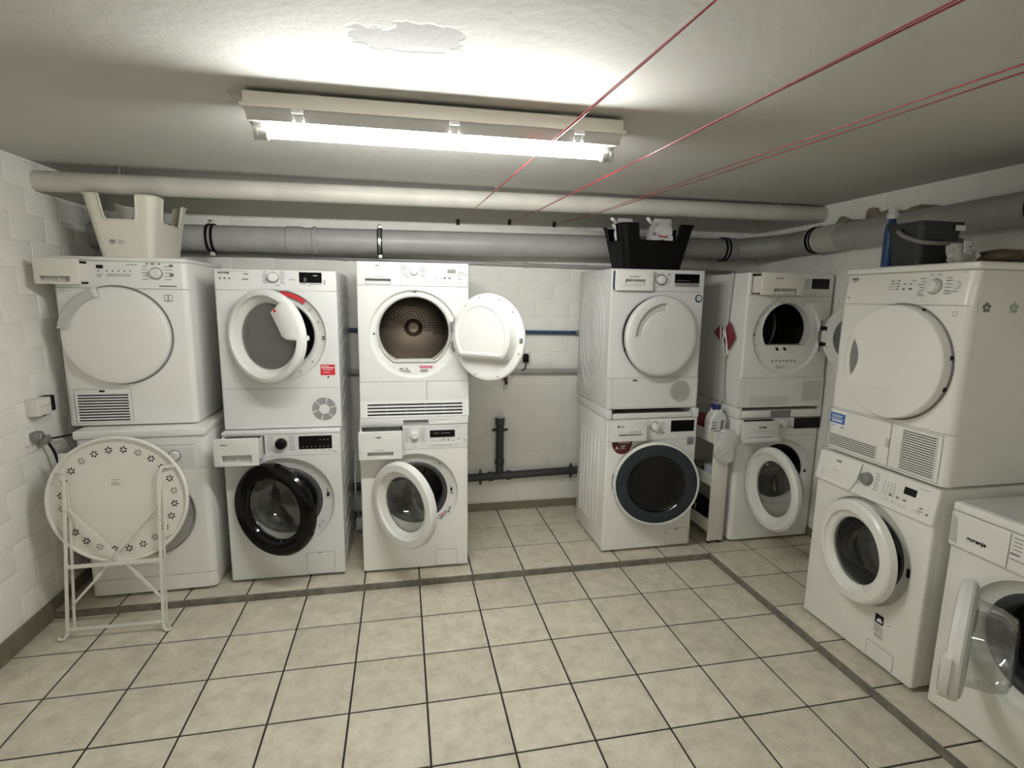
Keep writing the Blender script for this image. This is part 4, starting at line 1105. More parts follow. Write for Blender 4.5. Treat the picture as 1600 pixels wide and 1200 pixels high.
# ---- stack 4
def stack_four():
    a = App('tumble_dryer', 'white dryer with closed plain round door under the black basket', 'dryer', DRY,
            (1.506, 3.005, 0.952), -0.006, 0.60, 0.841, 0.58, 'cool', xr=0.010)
    a.body(0.0, feet=False); emboss_side(a, -1, 'rings')
    a.ctrl(0.713, 0.841, [rr(-0.286, -0.052, 0.717, 0.828, 0.003, 2)])
    a.slot_box(-0.291, -0.052, 0.717, 0.828, 'silver')
    d = a.drawer(-0.284, -0.050, 0.714, 0.831, 0.032, (-0.226, -0.098, 0.747, 0.779), 'plastic')
    obj('grip_ramp', box(B(), -0.222, -0.100, -0.030, -0.020, 0.749, 0.762, 0.002), 'plastic', d)
    text('BOSCH', 0.0115, d, -0.178, -0.0327, 0.790, 'print', bold=0.0005)
    obj('brand_ring', lathe(B(), [(0.0072, -0.0326), (0.0058, -0.0326)], -0.193, 0.794, 24), 'print', d)
    strips([(-0.197, 0.790, 0.0016, 0.008), (-0.1906, 0.790, 0.0016, 0.008), (-0.197, 0.7935, 0.008, 0.0013)], d, -0.0322, 'print', 'brand_bars')
    obj('latch_strip', box(B(), -0.2895, -0.284, -0.001, 0.01, 0.725, 0.815), 'navy', a.root, smooth=0)
    a.knob(0.010, 0.781, 0.028, 'plastic', None, h=0.024)
    obj('dial_rim', lathe(B(), [(0.033, -0.001), (0.033, -0.010), (0.0285, -0.012), (0.027, -0.004)], 0.010, 0.781-a.cv, 36), 'silver', a.cp)
    a.display(0.101, 0.262, 0.765, 0.818); obj('display_foot', plate(B(), rr(0.104, 0.262, 0.742-a.cv, 0.765-a.cv, 0.001, 1), (), -0.0015, 0.001), 'silver', a.cp)
    strips([(0.11, 0.778-a.cv, 0.09, 0.002)], a.cp, -0.0022, 'midgrey', 'display_print')
    a.cprint([(0.046, 0.815-0.0135*k, 0.030, 0.0014) for k in range(6)] + [(0.052, 0.808, 0.022, 0.008), (-0.035, 0.815, 0.03, 0.0014), (-0.02, 0.738, 0.03, 0.0016), (0.23, 0.828, 0.03, 0.002)], 'printlight')
    a.disc(0.266, 0.674, 0.0245, 'navy'); obj('badge_print', lathe(B(), [(0.017, -0.0012), (0.006, -0.0012)], 0.268, 0.676, 5), 'paper', a.root, smooth=0)
    cu, cv = 0.020, 0.447
    a.panel(0.192, 0.713, [circ(cu, cv, 0.238, 72)])
    a.recess(cu, cv, 0.238, 0.190, 0.03, m='silver', lip=0.006)
    a.panel(0.0, 0.192, u0=-0.30, u1=-0.265, name='corner_post'); a.panel(0.0, 0.192, u0=0.296, u1=0.30, name='corner_post')
    a.panel(0.007, 0.192, u0=-0.265, u1=0.296, name='lower_flap', yf=0.001)
    a.panel(0.0, 0.007, u0=-0.265, u1=0.296, name='lower_rail')
    strips([(-0.136, 0.171, 0.032, 0.011)], a.root, -0.0004, 'midgrey', 'flap_catch'); strips([(-0.132, 0.174, 0.022, 0.005)], a.root, -0.0008, 'ink', 'catch_gap')
    v = obj('vent', lathe(B(), [(0.068, -0.001), (0, -0.001)], 0.184, 0.105, 40), 'lightgrey', a.root, smooth=0)
    b = B(); q = random.Random(2)
    for i in range(-17, 18):
        for j in range(-17, 18):
            x, z = i*0.0037 + (j % 2)*0.0018, j*0.0037
            if x*x+z*z < 0.064**2:
                e = 0.0011 if q.random() < 0.8 else 0.0005
                b.faces.new([b.verts.new((0.184+x+e*sx, -0.0014, 0.105+z+e*sz)) for sx, sz in ((-1, -1), (1, -1), (1, 1), (-1, 1))])
    tag(obj('vent_hole', b, 'midgrey', v, smooth=0), kind='stuff')
    # door: a plain disc with a curved grip hollow and a pressed ring mark, a hand's breadth ajar at its left edge
    R = 0.240
    fr, cx = a.hinge_frame('door', 1, 0.248, cv, R, 0.10, 0.008)
    hol = sector(cx+0.010, 0.0, 0.148, 0.196, 88, 179, 22)
    o = obj('door', lathe(B(), [(R-0.035, 0.012), (R-0.02, 0.010), (R-0.004, 0.002), (R, -0.012), (R-0.002, -0.026), (R-0.012, -0.038), (R-0.030, -0.042)], cx, 0, 80), 'plastic', **fr)
    obj('door_face', plate(B(), circ(cx, 0, R-0.030, 80), [hol], -0.042, -0.020), 'plastic', o)
    hb = sector(cx+0.010, 0.0, 0.147, 0.197, 87, 180, 22)
    obj('grip_hollow', plate(B(), hb, (), -0.026, -0.018), 'lightgrey', o, smooth=0)
    for r in (0.052, 0.041): obj('ring_mark', lathe(B(), [(r, -0.0415), (r-0.001, -0.0438), (r-0.006, -0.0438), (r-0.007, -0.0415)], cx+0.016, 0, 40), 'plastic', o)
    b = B()
    for q in ((-0.022, -0.016, -0.028, 0.028), (0.016, 0.022, -0.028, 0.028), (-0.016, 0.016, 0.010, 0.015), (-0.016, 0.016, -0.015, -0.010)): box(b, cx+0.016+q[0], cx+0.016+q[1], -0.0438, -0.0415, q[2], q[3])
    obj('ring_mark_bars', b, 'plastic', o, smooth=0)
    obj('inner_face', lathe(B(), [(R-0.035, 0.012), (R-0.06, 0.022), (0, 0.024)], cx, 0, 56), 'lightgrey', o)
    for z in (0.0, -0.075): obj('latch_hook', box(B(), cx-R+0.012, cx-R+0.026, 0.004, 0.016, z-0.012, z+0.012, 0.002), 'ink', o)

    t = thing('stacking_kit', 'white stacking frame between the dryer under the black basket and its washer', 'frame', (1.506, 2.985, 0.8945), -0.004, 'stacking kits between dryers and washers')
    for s in (-1, 1):
        obj('rail', box(B(), min(s*0.304, s*0.270), max(s*0.304, s*0.270), -0.008, 0.55, 0.0, 0.056, 0.003), 'cool', t)
    obj('drawer_front', box(B(), -0.262, 0.262, -0.004, 0.012, 0.002, 0.034, 0.003), 'cool', t)
    obj('drawer_tray', box(B(), -0.262, 0.262, 0.012, 0.54, 0.002, 0.010), 'lightgrey', t, smooth=0)
    obj('rear_board', box(B(), -0.27, 0.27, 0.53, 0.55, 0.0, 0.056), 'blackmatt', t, smooth=0)
    obj('corner_dark', box(B(), -0.268, -0.248, -0.002, 0.02, 0.036, 0.056), 'ink', t, smooth=0)

    a = App('washing_machine', 'white washer with large dark-glass round door and dark red sticker', 'washer', WASH,
            (1.505, 2.973, 0.055), 0.002, 0.60, 0.838, 0.52, 'white', xr=0.010)
    a.body(0.0, feet=True); emboss_side(a, -1, 'ribs')
    a.ctrl(0.703, 0.838, [rr(-0.286, -0.055, 0.708, 0.830, 0.006, 3)])
    a.slot_box(-0.290, -0.055, 0.708, 0.830, 'midgrey')
    d = a.drawer(-0.296, -0.056, 0.712, 0.837, 0.042, (-0.238, -0.086, 0.749, 0.757), 'plastic', grip_m='midgrey')
    obj('brand_disc', lathe(B(), [(0, -0.0426), (0.0082, -0.0426)], -0.243, 0.806, 24), 'print', d)
    text('LG', 0.017, d, -0.230, -0.0427, 0.800, 'print', bold=0.0006)
    strips([(-0.172, 0.769, 0.060, 0.005), (-0.106, 0.767, 0.008, 0.009)], d, -0.0422, 'printlight', 'drawer_print')
    a.knob(0.011, 0.790, 0.027, 'plastic', 'silver', h=0.026)
    a.display(0.120, 0.277, 0.752, 0.824)
    a.cprint([(0.050, 0.821-0.011*k, 0.032*(0.7+0.3*((k*5) % 3)/2), 0.0022) for k in range(7)] + [(-0.05, 0.824, 0.03, 0.003), (-0.04, 0.813, 0.02, 0.002), (-0.03, 0.80, 0.012, 0.002), (0.06, 0.742, 0.02, 0.012), (-0.045, 0.768, 0.012, 0.002)], 'printlight')
    a.sticker(0.237, 0.282, 0.664, 0.715, 'silver'); a.disc(0.262, 0.686, 0.013, 'midgrey', -0.0006, 'sticker_dial'); a.disc(0.262, 0.688, 0.006, 'silver', -0.0014, 'sticker_spot')
    pts = [(-0.262, 0.704), (-0.262, 0.682)] + [(-0.197 + 0.064*math.cos(R_(t)), 0.690 + 0.066*math.sin(R_(t))*1.02) for t in range(190, 351, 10)] + [(-0.131, 0.704)]
    st = obj('sticker', plate(B(), pts, (), -0.0007, 0), 'darkred', a.root, smooth=0)
    text('A', 0.028, st, -0.240, -0.0009, 0.655, 'paper', bold=0.0006)
    strips([(-0.222, 0.692, 0.074, 0.004), (-0.208, 0.674, 0.034, 0.004), (-0.204, 0.667, 0.022, 0.003), (-0.21, 0.659, 0.03, 0.003)], st, -0.0007, 'paper', 'sticker_print')
    cu, cv = 0.0, 0.450
    a.panel(0.0, 0.703, [circ(cu, cv, 0.244, 72)])
    a.recess(cu, cv, 0.244, 0.185, 0.034, m='midgrey')
    a.gasket(cu, cv, 0.185, 0.040); a.drum(cu, cv, 0.165, 0.23, 0.08, 0.42)
    R, rg = 0.263, 0.19
    o, cx = a.porthole(-1, -0.257, 0.449, R, 0.205, 0.20, d=0.030, m='plastic', glass=None, inner='midgrey',
               ring=[(R-0.016, -0.006), (R-0.012, -0.014), (R-0.004, -0.013), (R, -0.004), (R, 0.014), (R-0.010, 0.030), (R-0.04, 0.034), (R-0.05, 0.02), (R-0.03, 0.0)])
    obj('door_cover', lathe(B(), [(R-0.014, -0.006), (R-0.017, -0.012), (R-0.022, -0.013), (0.182, -0.014), (0.178, -0.010)], cx, 0, 72), 'smoke', o)
    obj('door_glass', lathe(B(), [(0.179, -0.010), (0.174, -0.007), (0.15, -0.004), (0, -0.002)], cx, 0.008, 64), 'deep', o)
    obj('door_back', lathe(B(), [(0.20, 0.032), (0.185, 0.060), (0.15, 0.10), (0, 0.112)], cx, 0, 48), 'smoke', o)
    a.flap(0.130, 0.286, 0.004, 0.114)
    strips([(0.19, 0.103, 0.026, 0.007)], a.root, -0.0018, 'midgrey', 'flap_notch')
stack_four()

# ---- stack 5, in the right corner
def stack_five():
    a = App('tumble_dryer', 'white dryer with a strap on its side and its door open towards the wall', 'dryer', DRY,
            (2.373, 2.957, 0.948), -0.010, 0.60, 0.839, 0.55, 'white', xr=0.012)
    a.body(0.0, feet=False)
    a.ctrl(0.703, 0.839, [rr(-0.278, 0.002, 0.710, 0.832, 0.003, 2)])
    a.slot_box(-0.280, 0.002, 0.710, 0.832, 'lightgrey')
    d = a.drawer(-0.276, 0.005, 0.704, 0.838, 0.10, (-0.196, -0.034, 0.709, 0.744), 'plasticwarm')
    obj('grip_ramp', box(B(), -0.19, -0.05, -0.098, -0.088, 0.711, 0.726, 0.002), 'plastic', d)
    strips([(-0.188, 0.801, 0.052, 0.0055)], d, -0.1005, 'print', 'brand_print')
    a.display(0.140, 0.264, 0.748, 0.811)
    a.knob(0.062, 0.772, 0.026, 'plastic', 'silver', h=0.024)
    a.cprint([(0.02, 0.812-0.011*k, 0.016, 0.0022) for k in range(7)] + [(0.10, 0.812-0.011*k, 0.022, 0.0022) for k in range(7)] + [(0.275, 0.792, 0.006, 0.004)], 'printlight')
    cu, cv = 0.0, 0.455
    a.panel(0.190, 0.703, [circ(cu, cv, 0.240, 72)])
    a.panel(0.0, 0.190, u0=-0.30, u1=-0.262, name='corner_post'); a.panel(0.0, 0.190, u0=0.292, u1=0.30, name='corner_post')
    a.panel(0.0, 0.190, u0=-0.262, u1=0.292, name='lower_flap', yf=0.001)
    a.recess(cu, cv, 0.240, 0.214, 0.020, lip=0.005)
    fl = 0.095; c2 = cv + 0.035
    obj('doorway_ring', plate(B(), circ(cu, cv, 0.222, 72), [circ(cu, c2, 0.168, 64, fl)], 0.018, 0.028), 'white', a.root)
    obj('doorway_sill', box(B(), -0.135, 0.135, 0.020, 0.06, c2-fl-0.045, c2-fl-0.002, 0.006), 'plastic', a.root)
    for x in (-0.055, 0.0): obj('filter_slot', plate(B(), [(x, c2-fl-0.034), (x+0.018, c2-fl-0.034), (x+0.008, c2-fl-0.014), (x-0.010, c2-fl-0.014)], (), 0.0165, 0.02), 'ink', a.root, smooth=0)
    obj('gasket', lathe(B(), [(0.170, 0.018, fl+0.002), (0.166, 0.014, fl-0.002), (0.163, 0.022, fl-0.004), (0.163, 0.06, fl-0.004)], cu, c2, 64), 'lightgrey', a.root)
    a.drum(cu, c2, 0.17, 0.262, 0.06, 0.46, 'darksteel', 3, 'darksteel')
    obj('drum_ring', lathe(B(), [(0.262, 0.14), (0.250, 0.145), (0.250, 0.155), (0.262, 0.16)], cu, c2, 48), 'steel', a.root)
    for t in (103, 160, 196, 60, 215, 325): obj('screw', lathe(B(), [(0, 0.016), (0.006, 0.016), (0.006, 0.02)], cu + 0.213*math.cos(R_(t)), cv + 0.213*math.sin(R_(t)), 10), 'lightgrey', a.root)
    strips([(-0.231, cv-0.003, 0.009, 0.012), (-0.231, cv+0.012, 0.006, 0.005)], a.root, 0.008, 'ink', 'latch')
    strips([(-0.085+0.027*k, 0.287+0.004*(k % 2), 0.016, 0.012) for k in range(7)] + [(-0.05, 0.255, 0.07, 0.004), (-0.05, 0.246, 0.05, 0.004), (-0.05, 0.264, 0.03, 0.003)], a.root, 0.0175, 'printlight', 'doorway_print')
    # filter mesh and air slots in the lower flap
    for nm, u0, u1, v0, v1, dx, dz in (('filter_mesh', 0.150, 0.286, 0.040, 0.168, 0.0068, 0.0068), ('air_slots', -0.228, 0.052, 0.014, 0.066, 0.010, 0.0085)):
        b = B(); j = 0; z = v0
        while z < v1:
            x = u0 + (dx/2 if j % 2 else 0)
            while x < u1:
                e = 0.0017 if nm == 'filter_mesh' else 0.0023
                b.faces.new([b.verts.new((x+e*sx, 0.0003, z+e*0.8*sz)) for sx, sz in ((-1, -1), (1, -1), (1, 1), (-1, 1))]); x += dx
            z += dz; j += 1
        tag(obj(nm, b, 'print', a.root, smooth=0), kind='stuff')
    obj('flap_catch', box(B(), 0.100, 0.114, -0.004, 0.003, 0.082, 0.118, 0.002), 'plastic', a.root)
    # door, hinged right, opened past square
    R = 0.232
    fr, cx = a.hinge_frame('door', 1, 0.246, cv, R, 1.95, 0.016)
    o = obj('door', lathe(B(), [(0.150, -0.008), (0.17, -0.014), (R-0.02, -0.016), (R, -0.004), (R, 0.010), (R-0.008, 0.018), (R-0.05, 0.020), (0.158, 0.016), (0.150, 0.004)], cx, 0, 72, closed=True), 'white', **fr)
    obj('door_window', lathe(B(), [(0.156, 0.014), (0.150, 0.045), (0.13, 0.060), (0, 0.062)], cx, 0, 48), 'tinted', o)
    for t in (10, 55, 110, 150, 205, 250, 300, 340): obj('screw', lathe(B(), [(0.006, 0.0185), (0, 0.0205)], cx + 0.205*math.cos(R_(t)), 0.205*math.sin(R_(t)), 10), 'midgrey', o)
    obj('hinge_plate', box(B(), 0.232, 0.246, -0.002, 0.018, cv-0.10, cv+0.10, 0.003), 'midgrey', a.root)
    for s in (-1, 1): obj('hinge', box(B(), -0.03, 0.010, 0.002, 0.022, s*0.05-0.012, s*0.05+0.012, 0.003), 'blackmatt', o)
    obj('hinge_cover', box(B(), -0.024, 0.004, 0.006, 0.020, -0.034, 0.034, 0.003), 'plastic', o)

    t = thing('stacking_kit', 'white stacking frame in the right corner between dryer and washer', 'frame', (2.382, 2.962, 0.8745), -0.008, 'stacking kits between dryers and washers')
    for s in (-1, 1):
        obj('rail', box(B(), min(s*0.302, s*0.276), max(s*0.302, s*0.276), 0.0, 0.55, 0.0, 0.070, 0.003), 'white', t)
    for u0, u1 in ((-0.275, -0.07), (0.085, 0.295)):
        obj('shelf_front', box(B(), u0, u1, -0.003, 0.016, 0.004, 0.052, 0.004), 'white', t)
    obj('grip', box(B(), -0.07, 0.085, 0.010, 0.02, 0.006, 0.046), 'midgrey', t, smooth=0)
    obj('shelf_board', box(B(), -0.276, 0.276, 0.018, 0.54, 0.002, 0.050), 'white', t, smooth=0)

    a = App('washing_machine', 'white washer in the right corner with open white round door and lettered drawer', 'washer', WASH,
            (2.391, 2.97, 0.055), -0.005, 0.60, 0.818, 0.54, 'white', xr=0.030)
    a.body(0.0, feet=False)
    a.ctrl(0.700, 0.818, [rr(-0.262, -0.036, 0.706, 0.812, 0.004, 2)])
    a.slot_box(-0.262, -0.036, 0.706, 0.812, 'midgrey')
    d = a.drawer(-0.299, -0.039, 0.690, 0.808, 0.05, None, 'plastic')
    b = B()
    prof = [(-0.058, 0.672), (-0.068, 0.676), (-0.070, 0.690), (-0.058, 0.700), (-0.050, 0.704), (-0.050, 0.672)]
    A0 = [b.verts.new((-0.299, y, z)) for y, z in prof]; A1 = [b.verts.new((-0.039, y, z)) for y, z in prof]
    for i in range(6): b.faces.new((A0[i], A0[(i+1) % 6], A1[(i+1) % 6], A1[i]))
    b.faces.new(A0); b.faces.new(list(reversed(A1)))
    obj('grip', b, 'plastic', d)
    text('gorenje', 0.0165, d, -0.188, -0.0507, 0.767, 'ink', bold=0.0006, width=0.056)
    strips([(-0.21, 0.744, 0.12, 0.002)], d, -0.0503, 'printlight', 'drawer_print'); strips([(-0.265, 0.706, 0.19, 0.003)], d, -0.0503, 'print', 'grip_shadow_line')
    a.knob(0.020, 0.784, 0.027, 'plastic', 'lightgrey', h=0.028)
    a.display(0.104, 0.297, 0.742, 0.814)
    a.cprint([(-0.02, 0.800-0.011*k, 0.014, 0.002) for k in range(5)] + [(0.056, 0.806-0.011*k, 0.03, 0.002) for k in range(6)] + [(0.07, 0.752, 0.008, 0.008), (0.085, 0.752, 0.008, 0.008)], 'printlight')
    cu, cv = 0.032, 0.450
    a.panel(0.0, 0.700, [circ(cu, cv, 0.222, 72)])
    a.recess(cu, cv, 0.222, 0.180, 0.032, lip=0.008)
    a.gasket(cu, cv, 0.180, 0.036, 'blackmatt', 0.02); a.drum(cu, cv, 0.160, 0.23, 0.07, 0.44, 'darksteel')
    strips([(0.222, 0.438, 0.016, 0.018)], a.root, 0.010, 'ink', 'latch')
    R, rg = 0.250, 0.166
    o, cx = a.porthole(-1, -0.228, 0.448, R, rg, 1.62, d=0.022, m='plastic', bowl=0.10,
               ring=[(rg, 0.020), (rg+0.004, 0.014), (R-0.040, -0.006), (R-0.036, -0.013), (R-0.012, -0.013), (R, 0.002), (R, 0.022), (R-0.010, 0.034), (rg+0.02, 0.036), (rg+0.004, 0.032)])
stack_five()

# ---- stack 6, facing left from the right wall
def stack_six():
    a = App('tumble_dryer', 'old white dryer facing left, closed round door with crescent grip, grey bucket on top', 'dryer', DRY,
            (2.022, 1.886, 0.918), -PI/2-0.006, 0.60, 0.852, 0.55, 'aged', xr=0.032)
    a.body(0.03, feet=False)
    a.worktop(0.822, 0.852, -0.014, bev=0.012)
    a.ctrl(0.692, 0.823, tilt=0.13, fwd=0.0)
    a.knob(0.143, 0.764, 0.027, 'plastic', 'silver', h=0.026)
    obj('start_button', lathe(B(), [(0, -0.002), (0.015, -0.002), (0.017, 0)], 0.228, 0.767-a.cv, 24), 'lightgrey', a.cp); obj('start_key', lathe(B(), [(0, -0.004), (0.013, -0.004), (0.014, -0.001)], 0.228, 0.767-a.cv, 24), 'plastic', a.cp)
    text('beko', 0.019, a.cp, -0.262, -0.0007, 0.799-a.cv, 'print', bold=0.0009)
    pr = [(-0.258, 0.791, 0.022, 0.003), (-0.246, 0.794, 0.016, 0.002)]
    pr += dial_print(0.143, 0.765, 0.042, 6, 0.012, 0.032, 0.003, 9) + [(-0.062+0.004*(k % 2), 0.788-0.0115*k, 0.045, 0.0022) for k in range(4)] + [(-0.05, 0.7875-0.0115*k, 0.008, 0.005) for k in range(2)] + [(-0.020, 0.787-0.0115*k, 0.008, 0.006) for k in range(4)]
    pr += [(0.006, 0.773, 0.010, 0.006), (0.036, 0.773, 0.010, 0.006), (0.024, 0.768, 0.0016, 0.014), (0.056, 0.768, 0.0016, 0.014), (0.006, 0.752, 0.012, 0.008), (0.034, 0.752, 0.016, 0.008), (0.04, 0.788, 0.02, 0.003), (0.19, 0.785, 0.02, 0.003), (0.19, 0.743, 0.05, 0.003), (0.08, 0.727, 0.03, 0.003), (0.115, 0.808, 0.012, 0.003), (0.145, 0.808, 0.016, 0.003), (0.24, 0.814, 0.02, 0.002), (-0.262, 0.713, 0.005, 0.012), (-0.255, 0.72, 0.005, 0.004)]
    a.cprint(pr)
    a.panel(0.205, 0.692)
    a.panel(0.0, 0.205, name='lower_panel')
    strips([(0.236, 0.668, 0.018, 0.0016), (0.236, 0.652, 0.018, 0.0016), (0.236, 0.652, 0.0016, 0.017), (0.2525, 0.652, 0.0016, 0.017)], a.root, 0, 'print', 'book_mark')
    # door: a disc with a bite at its left edge, a flat grey plate paints the shade of its grip hollow
    cu, cv, R = 0.030, 0.456, 0.235
    A = [Vector((cu + R*math.cos(R_(152)), 0, cv + R*math.sin(R_(152)))), Vector((-0.139, 0, 0.512)), Vector((-0.124, 0, 0.456)), Vector((-0.139, 0, 0.400)), Vector((cu + R*math.cos(R_(208)), 0, cv + R*math.sin(R_(208))))]
    sp = smooth_path(A, 5)
    arc = [(cu + R*math.cos(R_(-152+304*k/84)), cv + R*math.sin(R_(-152+304*k/84))) for k in range(85)]
    out = arc + [(q.x, q.z) for q in sp[1:-1]]
    o = obj('door', plate(B(), out, (), -0.046, -0.004, 0.010, 3), a.m, a.root)
    lens = [(q.x, q.z) for q in sp] + [(cu + (R+0.004)*math.cos(R_(208-56*k/12)), cv + (R+0.004)*math.sin(R_(208-56*k/12))) for k in range(13)]
    obj('grip_hollow', plate(B(), lens, (), -0.0025, 0.0), 'midgrey', o, smooth=0)
    obj('door_gap', lathe(B(), [(R+0.008, -0.0008), (R+0.001, -0.0012)], cu, cv, 72), 'midgrey', o)
    obj('grip_rim', lathe(B(), [(R+0.036, -0.0004), (R+0.030, -0.004), (R+0.014, -0.005), (R+0.004, -0.001)], cu, cv, 24, 160, 214), a.m, o)
    for t in (10, -20, 66): obj('hinge', box(B(), cu+(R+0.001)*math.cos(R_(t))-0.004, cu+(R+0.001)*math.cos(R_(t))+0.004, -0.012, -0.001, cv+R*math.sin(R_(t))-0.008, cv+R*math.sin(R_(t))+0.008, 0.002), 'ink', o)
    # joints of the lower compartments
    a.seam([(-0.292, 0.196, 0.562, 0.002), (-0.292, 0.008, 0.562, 0.002), (-0.292, 0.008, 0.002, 0.190), (0.270, 0.008, 0.002, 0.190), (0.046, 0.010, 0.0035, 0.186)], m='print')
    obj('compartment_catch', box(B(), 0.030, 0.046, -0.004, 0.002, 0.090, 0.126, 0.002), 'lightgrey', a.root)
    a.grille(-0.280, -0.014, 0.022, 0.078, 6, 0.0, 0.003, duty=0.5); a.grille(0.105, 0.250, 0.020, 0.186, 17, 0.0, 0.003, duty=0.45)
    st = a.sticker(-0.284, -0.196, 0.108, 0.190, 'paper')
    obj('sticker_field', plate(B(), rr(-0.283, -0.197, 0.130, 0.178, 0.001, 1), (), -0.0012, 0), 'blue', st, smooth=0)
    strips([(-0.274, 0.166, 0.064, 0.0035), (-0.270, 0.159, 0.056, 0.003), (-0.278, 0.150, 0.076, 0.003), (-0.272, 0.138, 0.062, 0.007)], st, -0.0014, 'paper', 'sticker_print')
    strips([(-0.279, 0.119, 0.03, 0.002), (-0.279, 0.115, 0.024, 0.002), (-0.216, 0.112, 0.016, 0.006)], st, -0.0008, 'print', 'sticker_print')
    # two small flower stickers on the side facing the camera
    def flower(y, z, m, r):
        b = B()
        for k in range(5):
            t = PI/2 + 2*PI*k/5; b.faces.new([b.verts.new((0.3008, y + r*0.62*math.cos(t) + r*0.36*math.cos(2*PI*j/8), z + r*0.62*math.sin(t) + r*0.36*math.sin(2*PI*j/8))) for j in range(8)])
        return obj('flower_sticker', b, m, a.root, smooth=0)
    flower(0.070, 0.686, 'print', 0.020); flower(0.195, 0.686, 'palegreen', 0.022)
    strips([(0, 0, 0.0012, 0.06)], a.root, 0, 'printlight', 'side_seam').location = (0.3004, 0.03, 0.66)

    a = App('washing_machine', 'white washer facing left with its glass porthole door pushed nearly shut', 'washer', WASH,
            (2.013, 1.899, 0.055), -PI/2+0.006, 0.60, 0.848, 0.55, 'aged', xr=0.010)
    a.body(0.0, feet=True)
    a.ctrl(0.705, 0.848, tilt=0.16, fwd=0.012)
    obj('drawer', plate(B(), [(-0.298, 0.002), (-0.092, 0.002), (-0.066, 0.060), (-0.058, 0.141), (-0.298, 0.141)], [rr(-0.262, -0.135, 0.028, 0.052, 0.003, 2)], -0.004, 0.004, 0.002, 2), 'aged', a.cp)
    dr = a.cp.children[-1]
    obj('grip', box(B(), -0.264, -0.133, 0.0015, 0.006, 0.026, 0.054), 'lightgrey', dr, smooth=0)
    strips([(-0.205, 0.066, 0.035, 0.002)], dr, -0.0042, 'printlight', 'drawer_print')
    brand_mark(dr, -0.196, -0.0045, 0.112, 0.0125)
    strips([(0, 0, 0.0022, 0.06)], a.cp, -0.0004, 'midgrey', 'panel_joint').rotation_euler = (0, 0.42, 0)
    a.cp.children[-1].location = (-0.0915, -0.0008, 0.002)
    strips([(0, 0, 0.0022, 0.082)], a.cp, -0.0004, 'midgrey', 'panel_joint').rotation_euler = (0, 0.10, 0)
    a.cp.children[-1].location = (-0.0655, -0.0008, 0.060)
    a.knob(-0.018, 0.790, 0.029, 'midgrey', None, h=0.022)
    a.display(0.158, 0.212, 0.788, 0.818, 'ink')
    pr = dial_print(-0.018, 0.790, 0.036, 7, 0.0115, 0.026, 0.003, 6) + [(0.064+0.016*c, 0.806-0.010*r, 0.008, 0.003) for c in range(4) for r in range(6)] + [(0.098+0.032*k, 0.757, 0.014, 0.008) for k in range(3)] + [(0.22, 0.83, 0.04, 0.002), (0.236, 0.752, 0.014, 0.006), (0.226, 0.742, 0.03, 0.002), (0.266, 0.736, 0.010, 0.008)]
    a.cprint(pr)
    for k in range(4): a.button(0.068+0.0285*k, 0.0945+0.0285*k, 0.731, 0.744)
    a.button(0.215, 0.245, 0.731, 0.742); a.button(-0.03, -0.012, 0.736, 0.746)
    cu, cv = -0.002, 0.462
    a.panel(0.0, 0.705, [circ(cu, cv, 0.238, 72)])
    a.recess(cu, cv, 0.238, 0.178, 0.034)
    a.gasket(cu, cv, 0.178, 0.040); a.drum(cu, cv, 0.158, 0.23, 0.08, 0.42)
    strips([(0.206, 0.44, 0.016, 0.04)], a.root, 0.014, 'ink', 'latch')
    R, rg = 0.228, 0.146
    o, cx = a.porthole(-1, -0.226, 0.464, R, rg, 0.13, d=0.024, m='aged', bowl=0.09,
               ring=[(rg, 0.018), (rg+0.006, 0.008), (R-0.056, -0.002), (R-0.052, -0.012), (R-0.046, -0.015), (R-0.012, -0.012), (R-0.003, -0.004), (R, 0.008), (R, 0.026), (R-0.010, 0.034), (rg+0.02, 0.036), (rg+0.004, 0.032)])
    obj('handle_joint', strip_arc(cx, 0, 0.150, 0.228, (4, -48), -0.0125), 'print', o, smooth=0)
    a.flap(0.080, 0.214, -0.001+0.004, 0.082)
    st = a.sticker(0.107, 0.148, 0.180, 0.222, 'ink')
    b = B(); b.faces.new([b.verts.new(p) for p in ((0.113, -0.0009, 0.188), (0.142, -0.0009, 0.188), (0.142, -0.0009, 0.198), (0.134, -0.0009, 0.207), (0.122, -0.0009, 0.204))]); obj('sticker_print', b, 'paper', st, smooth=0)
    a.seam([(0.106, 0.170-0.006*k, 0.05*(0.8+0.2*(k % 2)), 0.003) for k in range(6)] + [(0.112+0.0055*k, 0.114, 0.003, 0.02) for k in range(8)], m='printlight', name='label_print')
    strips([(0.172, 0.19, 0.003, 0.012), (0.170, 0.20, 0.010, 0.002)], a.root, 0, 'printlight', 'scratch')
    for k in range(6): obj('side_clip', box(B(), 0.2995, 0.304, 0.33, 0.342, 0.14+0.105*k, 0.146+0.105*k), 'midgrey', a.root, smooth=0)
stack_six()

